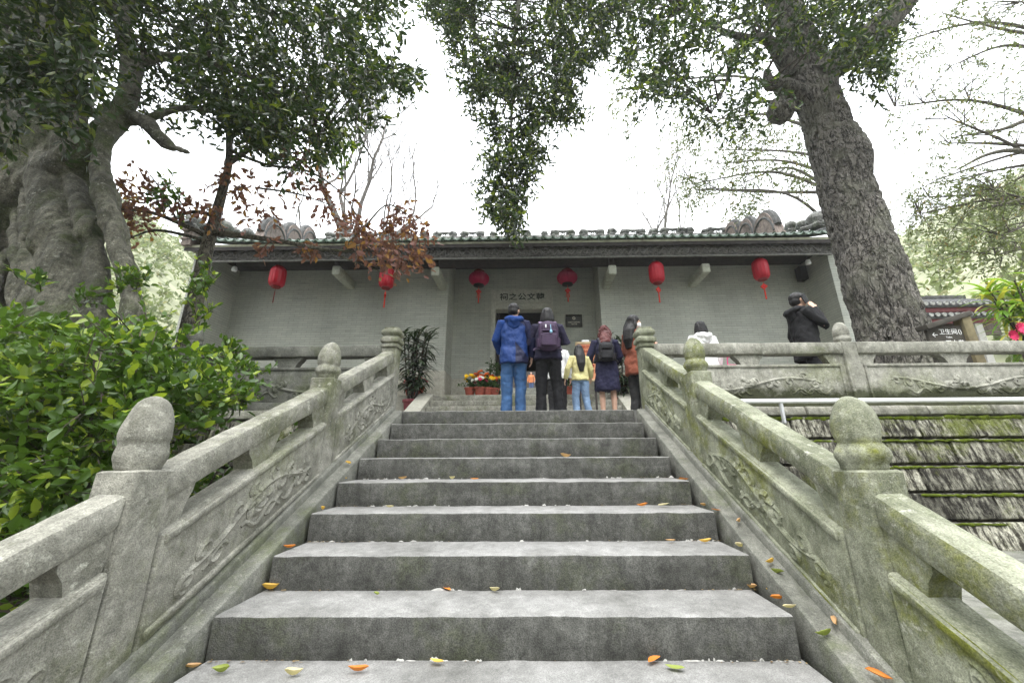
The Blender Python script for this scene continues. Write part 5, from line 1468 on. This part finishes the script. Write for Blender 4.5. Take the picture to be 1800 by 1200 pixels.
flower_pot(at(733, 690, 9.2).x, 9.3, zp, 'pink', 'pot of bright pink poinsettias at the foot of the tall leafy plant', crown=.2, mum=False, group=G, petal2='red')
flower_pot(at(716, 690, 9.2).x, 9.45, zp, 'red', 'pot of deep red poinsettias tucked behind the stair post', crown=.19, mum=False, group=G)
flower_pot(at(1004, 690, 9.3).x, 9.32, zp, 'red', 'pot of red flowers showing behind the girl in yellow', crown=.17, mum=False, group=G)
flower_pot(at(1018, 690, 9.3).x, 9.36, zp, 'pink', 'pot of dull pink flowers under the orange notice board', crown=.16, group=G)
flower_pot(at(1099, 690, 9.2).x, 9.3, zp, 'pink', 'pot of vivid pink poinsettias beside the square topped post', crown=.2, mum=False, group=G)
flower_pot(at(1110, 690, 9.2).x, 9.42, zp, 'white', 'pot of white and pink flowers behind the square topped post', crown=.17, group=G, petal2='pink')

MAT['lf_strap'] = m_leaf('strap_leaf', (.018, .035, .016), (.045, .065, .03), (.10, .11, .06), .2, .4, .4, .1)
MAT['lf_lime'] = m_leaf('lime_leaf', (.10, .22, .02), (.26, .38, .04), (.45, .42, .08), .4, .4, .4, .2)
def strap_plant(name, x, y, z, h, r, n, label, mat, L=.5, W=.035, pot=True, cat='plant'):
    t = thing(name, label, cat, (x, y, z))
    if pot:
        mb = pot_mesh(.2, .34); mb.v = [(a + x, b + y, c + z) for a, b, c in mb.v]; mb.build('pot', MAT['pot_plum'], t)
    mb = MB(); base = z + (.3 if pot else 0)
    canes = [(random.uniform(-.2, .2) * r / .3, random.uniform(-.12, .12)) for _ in range(9)]
    for cx, cy in canes: mb.tube([(x + cx * .5, y + cy * .5, base), (x + cx * 2, y + cy * 2, base + h * .95)], [.018, .01], 6)
    mb.build('canes', MAT['twig'], t)
    V = []; F = []
    for k in range(n):
        cx, cy = random.choice(canes); q = random.uniform(.12, 1) ; s = Vector((x + cx * (.5 + 1.5 * q), y + cy * (.5 + 1.5 * q), base + h * .92 * q))
        a = random.uniform(0, 6.28); d = Vector((math.cos(a), math.sin(a), random.uniform(.2, 1.3) if q < .85 else random.uniform(.8, 2.5))).normalized(); sd = d.cross(Vector((0, 0, 1))).normalized()
        ll = L * random.uniform(.6, 1.1); b = len(V); p_ = s.copy(); m = 6
        for i in range(m + 1):
            u = i / m; w = W * (math.sin(math.pi * min(1, u * .9 + .1)) ** .7) * (1 if i < m else .02)
            V += [p_ + sd * w / 2, p_ - sd * w / 2]
            d = (d + Vector((0, 0, -.26))).normalized(); p_ = p_ + d * (ll / m)
        for i in range(m): F.append((b + 2 * i, b + 2 * i + 1, b + 2 * i + 3, b + 2 * i + 2))
    mb = MB(); mb.add(V, F); o = mb.build('leaves', mat, t); o['kind'] = 'stuff'
    return t
q = at(722, 690, 8.9); strap_plant('tall_pot_plant', q.x, 9.05, .35, 1.75, .3, 430, 'tall dark strap leaved pot plant behind the left stair post', MAT['lf_strap'], .46, .05)
q = at(1096, 690, 8.9); strap_plant('tall_pot_plant', q.x, 9.05, .35, 1.5, .3, 360, 'tall dark strap leaved pot plant behind the woman in orange', MAT['lf_strap'], .46, .05)
q = at(862, 650, 10); fo = Foliage()
t = thing('shrub_pot', 'small dark leafy shrub in a pot against the door jamb', 'plant', (q.x, 10.5, zp))
mb = pot_mesh(.15, .28); mb.v = [(a + q.x, b + 10.5, c + zp) for a, b, c in mb.v]; mb.build('pot', MAT['pot_plum'], t)
for k in range(10): fo.clump((q.x + random.uniform(-.2, .2), 10.5 + random.uniform(-.15, .15), zp + .4 + k * .07), .22, 6, 8, (0, 0, .3))
fo.tw.build('stems', MAT['twig'], t, kind='stuff'); fo.leaves('foliage', .08, .03, MAT['lf_pot'], t)
MB().beam((q.x - .42, 11.05, zp + .02), (q.x - .42, 11.05, zp + 1.05), .32, .2, side=(1, 0, 0), up=(0, 1, 0), r=.03, seg=4, nz=.002).build('stone_drum', MAT['door_stone'])
o = bpy.data.objects['stone_drum']; o.location.x += .12; tag(o, 'upright stone door block against the porch wall beside the jamb', 'stone')

# orange notice board on a stand
c0, c1 = at(1013, 603, 8.3), at(1049, 668, 8.3)
nb = thing('notice_board', 'orange notice board with columns of writing in front of the doorway', 'sign', ((c0.x + c1.x) / 2, 8.3, 0))
MB().beam(((c0.x + c1.x) / 2, 8.3, c1.z), ((c0.x + c1.x) / 2, 8.3, c0.z), c1.x - c0.x, .03, side=(1, 0, 0), up=(0, 1, 0), r=.008, seg=3, nz=0).build('board', m_plain('orange_board', (.62, .27, .14), .6, .08, 5, .05), nb)
mb = MB()
for a, b in (((c0.x - .02, c0.z - .02), (c1.x + .02, c0.z + .02)), ((c0.x - .02, c1.z - .02), (c1.x + .02, c1.z + .02)), ((c0.x - .025, c1.z), (c0.x + .005, c0.z)), ((c1.x - .005, c1.z), (c1.x + .025, c0.z))): mb.box((a[0], 8.27, a[1]), (b[0], 8.325, b[1]))
mb.build('frame', m_plain('pale_wood', (.45, .34, .20), .6, .2, 8, .1), nb, False)
MB().beam(((c0.x + c1.x) / 2 - .08, 8.3, c0.z + .04), ((c0.x + c1.x) / 2 + .08, 8.3, c0.z + .04), .05, .05, side=(0, 1, 0), r=.01, seg=2, nz=0).build('finial', MAT['white_paint'], nb)
for sx in (c0.x + .03, c1.x - .03): MB().beam((sx, 8.31, 0), (sx, 8.31, c1.z), .04, .04, side=(1, 0, 0), up=(0, 1, 0), r=.006, seg=2, nz=0).build('leg', MAT['wood_dark'], nb)
MAT['ink_red'] = m_plain('red_ink', (.30, .03, .015), .7, .1, 9, 0)
for k in range(4):
    for j in range(6):
        text('文公祠开放时间参观须知请勿吸烟爱护古迹遵守秩序'[(k * 6 + j) % 23], .085, (c0.x + .07 + k * (c1.x - c0.x - .14) / 3, 8.282, c0.z - .1 - j * .105), MAT['ink_red'], nb, ext=.001, off=.002)

# direction sign behind the rail
def C3(px, py): return at(px, py, 5.35)
sg = thing('direction_sign', 'dark wooden direction sign with white lettering behind the rail near the trunk', 'sign', (C3(1730, 640).x, 5.35, 0))
MAT['sign_wood'] = m_plain('sign_wood', (.05, .045, .036), .8, .3, 9, .2)
pA = C3(1676, 553); mb = MB(); pz = C3(1705, 600); xx = C3(1697, 580).x
mb.beam((xx, 5.35, -.02), (xx, 5.35, pA.z - .01), .13, .13, side=(1, 0, 0), up=(0, 1, 0), r=.01, seg=6, nz=.003); po = mb.build('post', m_plain('sign_post', (.16, .135, .075), .85, .3, 9, .3), sg)
MB().beam((xx - .6, 5.35, pA.z - .20), (xx + .08, 5.35, pA.z + .0), .17, .07, up=(0, 0, 1), r=.01, seg=5, nz=.003).build('roof_board', MAT['sign_wood'], sg)
MB().box((xx - .55, 5.33, .52), (xx - .065, 5.37, pA.z - .17)).build('board', MAT['sign_wood'], sg, False)
MAT['white_ink'] = m_plain('white_ink', (.8, .8, .78), .7, .05, 9, 0)
zt_ = pA.z - .26
text('卫生间', .085, (xx - .27, 5.327, zt_), MAT['white_ink'], sg, 'lettering', ext=.001)
text('()', .08, (xx - .11, 5.327, zt_ + .005), MAT['white_ink'], sg, 'lettering', ext=.001)
text('←', .10, (xx - .46, 5.327, zt_ - .04), MAT['white_ink'], sg, 'lettering', ext=.001)
text('Toilet', .035, (xx - .28, 5.327, zt_ - .075), MAT['white_ink'], sg, 'lettering', ext=.001)
text('天水堂', .085, (xx - .22, 5.327, zt_ - .16), MAT['white_ink'], sg, 'lettering', ext=.001)
MB().box((xx - .34, 5.325, zt_ - .235), (xx - .1, 5.329, zt_ - .222)).build('underline', MAT['white_ink'], sg, False)

# small pavilion with two tiers of grey tiles
PY = 12.5
def C4(px, py): return at(px, py, PY)
pv = thing('pavilion', 'small grey tiled pavilion with maroon eaves and pale posts beyond the trunk', 'pavilion', (C4(1690, 600).x, PY, 0))
MAT['maroon'] = m_plain('maroon_paint', (.17, .05, .055), .7, .2, 9, .1)
disc_pale = MB().tube([(0, -.012, .03), (0, .02, .03)], .062, 14).mesh('end_tile', m_plain('pale_tile_end', (.42, .42, .40), .7, .3, 20, .2))
gt = tile_mesh('tile', .075, 0, 180, .02, 6, 0, MAT['grey_tile']); 
for (xa, za, xb, zb, dp, nm) in ((C4(1600, 530).x, C4(1625, 536).z, C4(1790, 530).x, C4(1790, 533).z, 1.5, 'upper_roof'), (C4(1600, 555).x, C4(1625, 556).z, C4(1752, 555).x, C4(1752, 553).z, 1.0, 'lower_roof')):
    mb = MB(); mb.add([(xa, PY, za - .03), (xb, PY, zb - .03), (xb, PY + dp, zb + dp * .45), (xa, PY + dp, za + dp * .45), (xa, PY, za - .09), (xb, PY, zb - .09), (xb, PY + dp, zb + dp * .45 - .1), (xa, PY + dp, za + dp * .45 - .1)], [(0, 1, 2, 3), (7, 6, 5, 4), (0, 4, 5, 1), (1, 5, 6, 2), (2, 6, 7, 3), (3, 7, 4, 0)])
    rf = mb.build(nm, MAT['grey_tile'], pv, False)
    n_ = int((xb - xa) / .21)
    for i in range(n_ + 1):
        x = xa + (xb - xa) * i / n_; z = za + (zb - za) * i / n_
        put('tile', gt, rf, (x, PY - .04, z + (.12 * max(0, 1 - i / 5) ** 2)), (math.atan(.45), 0, 0), (1, dp * 1.1 / SLEN, 1))
        put('end_tile', disc_pale, rf, (x, PY - .05, z), (0, 0, 0), 1.1)
    mb = MB(); mb.beam((xa, PY + .08, za - .17), (xb, PY + .08, zb - .17), .08, .16, side=(0, 1, 0), r=.01, seg=10, nz=.003); mb.build('eave_beam', MAT['maroon'], pv)
    if nm == 'upper_roof':
        mb = MB(); mb.beam((xa, PY + dp, za + dp * .45 + .08), (xb, PY + dp, zb + dp * .45 + .08), .2, .25, side=(0, 1, 0), r=.03, seg=10, nz=.01); mb.build('ridge', MAT['grey_tile'], rf)
        MB().box((xa + .6, PY + .5, za - .9), (xb - .3, PY + .6, za + .15)).build('clerestory', MAT['plaster'], pv, False)
zl = C4(1752, 560).z
for px in (1625, 1733):
    x = C4(px, 590).x; MB().beam((x, PY + .2, 0), (x, PY + .2, zl), .24, .24, side=(1, 0, 0), up=(0, 1, 0), r=.015, seg=6, nz=.004).build('post', m_plain('pale_post', (.52, .51, .47), .8, .1, 5, .1), pv)
xa, xb = C4(1600, 590).x, C4(1733, 590).x
for py, h in ((573, .16), (592, .12)):
    z = C4(1700, py).z; MB().beam((xa, PY + .25, z), (xb, PY + .25, z), .08, h, side=(0, 1, 0), r=.01, seg=4, nz=.003).build('crossbeam', MAT['maroon'], pv)
MB().box((xa, PY + 1.2, 0), (xb, PY + 1.3, zl)).build('back_wall', MAT['wood_dark'], pv, False)

# lime green strap plant and pink bloom at the edge of the terrace, small plant behind the rail
q = at(1800, 580, 5.6); strap_plant('lime_strap_plant', q.x + .2, 5.6, .35, 1.3, .3, 360, 'bright lime green strap leaved plant at the end of the terrace rail', MAT['lf_lime'], .5, .05)
fl = at(1785, 580, 5.3); t = thing('pink_flower', 'large bright pink bloom below the lime strap leaved plant', 'flower', (fl.x, 5.3, .5))
P = []; D = []; N = []
for k in range(3):
    c = fl + Vector((random.uniform(-.12, .2), random.uniform(-.05, .1), random.uniform(-.1, .1)))
    for q_ in range(12): a = 6.28 * q_ / 12; P.append(c); D.append((math.cos(a), -.5, math.sin(a))); N.append((0, -1, .2))
add_mesh('petals', leaf_mesh('p', np.array(P), np.array(D, float), np.array(N, float), .09, .05, PET['pink']), PET['pink'], t, 'stuff')
MB().tube([(fl.x, 5.32, 0), (fl.x, 5.32, fl.z)], .012, 6).build('stem', MAT['twig'], t)
q = at(1718, 660, 6.2); strap_plant('low_green_plant', q.x, 6.2, -.05, .5, .2, 60, 'low fresh green plant seen through the gap under the terrace rail', MAT['lf_lime'], .35, .04, False)

# ---- fallen leaves
LC = {'orange': (.48, .17, .03), 'yellow': (.52, .33, .07), 'tan': (.42, .26, .13), 'pale': (.48, .42, .26), 'green': (.22, .26, .06)}
LMF = {}
for c, v in LC.items():
    for s_ in range(3):
        me = LM.copy(); n_ = len(me.vertices); r_ = random.Random(s_ * 7 + len(c))
        for vv in me.vertices:
            x, y = vv.co.x, vv.co.y
            vv.co.z = (.18 + .2 * s_) * (x - .5) ** 2 * 2 + abs(y) * (.4 + .4 * s_) + r_.uniform(-.01, .01); vv.co.y *= (.72, .5, .66)[s_]; vv.co.y += .10 * math.sin(x * 3 + s_)
        me.materials.append(m_leaf('fallen_' + c, v, tuple(min(1, a * 1.25) for a in v), None, .2, .6, .3) if (c, 0) not in LMF else LMF[(c, 0)].materials[0])
        me.name = 'fallen_leaf'; LMF[(c, s_)] = me
ORD = {9: 'the lowest visible', 8: 'the second visible', 7: 'the third visible', 6: 'the fourth visible', 5: 'the fifth visible', 4: 'the sixth visible'}
used = {}
for px, py, k, c, s_ in ((320, 1178, 9, 'tan', 1), (648, 1178, 9, 'orange', 1), (780, 1166, 9, 'yellow', 0), (497, 1190, 9, 'pale', 2), (1140, 1168, 9, 'orange', 0), (1205, 1178, 9, 'green', 0), (405, 1180, 9, 'green', 2),
                         (458, 1038, 8, 'yellow', 2), (778, 1034, 8, 'orange', 0), (655, 1046, 8, 'green', 1), (880, 1040, 8, 'pale', 1), (1350, 1042, 8, 'yellow', 2), (1357, 1056, 8, 'orange', 1), (1378, 1071, 8, 'pale', 1), (1332, 1035, 8, 'tan', 2),
                         (520, 962, 7, 'orange', 1), (1188, 951, 7, 'tan', 0), (1250, 951, 7, 'yellow', 1), (1294, 963, 7, 'pale', 2),
                         (562, 896, 6, 'yellow', 2), (692, 892, 6, 'pale', 1), (1138, 888, 6, 'orange', 1), (1157, 890, 6, 'pale', 0), (1232, 890, 6, 'tan', 1), (1250, 896, 6, 'orange', 0),
                         (610, 843, 5, 'yellow', 1), (716, 842, 5, 'tan', 1), (800, 843, 5, 'pale', 2), (842, 843, 5, 'orange', 0), (1194, 843, 5, 'orange', 1), (1206, 843, 5, 'tan', 0),
                         (668, 802, 4, 'tan', 1), (1168, 800, 4, 'orange', 1), (820, 802, 4, 'yellow', 1), (985, 803, 4, 'tan', 2)):
    z = -(k - 1) * RI; p_ = at_z(px, py, z + .008)
    wh = 'at its end by the bush' if p_.x < -1.0 else ('left of its middle' if p_.x < -.3 else ('near its middle' if p_.x < .35 else ('right of its middle' if p_.x < 1.0 else 'at its mossy balustrade end')))
    lb = f'{c} fallen leaf on {ORD[k]} step up, {wh}'
    o = put('fallen_leaf', LMF[(c, s_)], None, p_, (random.uniform(-.15, .15), random.uniform(-.15, .15), random.uniform(-.7, .7) + random.choice((0, math.pi))), random.uniform(.055, .09)); o.location.z += .004
    tag(o, lb, 'leaf', 'fallen leaves')
for px, py, c, lb in ((1300, 917, 'tan', 'tan fallen leaf resting on the mossy stair edging, uppermost there'), (1361, 988, 'yellow', 'narrow yellow fallen leaf on the mossy side stair edging'), (1380, 1012, 'green', 'small green fallen leaf on the stair edging below the yellow one'), (1463, 1092, 'tan', 'tan fallen leaf on the stair edging just above two green leaves'), (1463, 1116, 'green', 'broad green fallen leaf lowest on the stair edging'), (1522, 1186, 'orange', 'orange fallen leaf at the foot of the mossy near post'), (606, 816, 'yellow', 'yellow fallen leaf on the stair edging of the bush side')):
    v = FWD + RGT * ((px - PCX) / FPX) + UPV * ((PCY - py) / FPX)
    # meet the sloping string
    k_ = RI / TR; s_ = (CAM.z - (CAM.y - Y1) * k_ - .004) / (v.y * k_ - v.z); p_ = CAM + v * s_
    o = put('fallen_leaf', LMF[(c, 1)], None, p_ + Vector((0, 0, .006)), (math.atan(k_), 0, random.uniform(0, 6)), .085); tag(o, lb, 'leaf', 'fallen leaves')
p_ = at(345, 797, 2.22); o = put('fallen_leaf', LMF[('tan', 0)], None, (-1.62, 2.25, nose(2.25) + .738), (math.atan(.47), 0, 1), .09); tag(o, 'tan fallen leaf lying on the sloping rail next to the bush', 'leaf', 'fallen leaves')

# crumbled leaf litter caught along the foot of the risers
P = []; D = []; N = []
for k in range(4, 10):
    for _ in range(34):
        x = random.choice((-1, 1)) * (1.36 - abs(random.gauss(0, .22))) if random.random() < .7 else random.uniform(-1.3, 1.3)
        P.append((x, Y1 - (k - 2) * TR - random.uniform(.004, .05) ** 1.2 - .004, -(k - 1) * RI + .006)); a = random.uniform(0, 6.28); D.append((math.cos(a), math.sin(a), .1)); N.append((0, 0, 1))
o = add_mesh('leaf_litter', leaf_mesh('l', np.array(P), np.array(D), np.array(N, float), rng.uniform(.006, .022, len(P)), rng.uniform(.004, .012, len(P)), None), m_leaf('litter', (.09, .06, .03), (.22, .15, .07), (.35, .25, .10), .1), None, 'stuff')
o['label'] = 'brown crumbs of leaf litter along the step corners'; o['category'] = 'litter'

# ---- misty air
mb = MB(); mb.box((-95, -34, -4.2), (95, 165, 46))
hz = mb.build('haze', None, smooth=False); hz['kind'] = 'stuff'
m = bpy.data.materials.new('haze'); m.use_nodes = True; n_ = m.node_tree.nodes; n_.clear()
o_ = n_.new('ShaderNodeOutputMaterial'); v_ = n_.new('ShaderNodeVolumePrincipled'); v_.inputs['Color'].default_value = (.96, .97, 1, 1); v_.inputs['Density'].default_value = .0009; v_.inputs['Anisotropy'].default_value = .2
m.node_tree.links.new(v_.outputs[0], o_.inputs['Volume']); hz.data.materials.append(m)
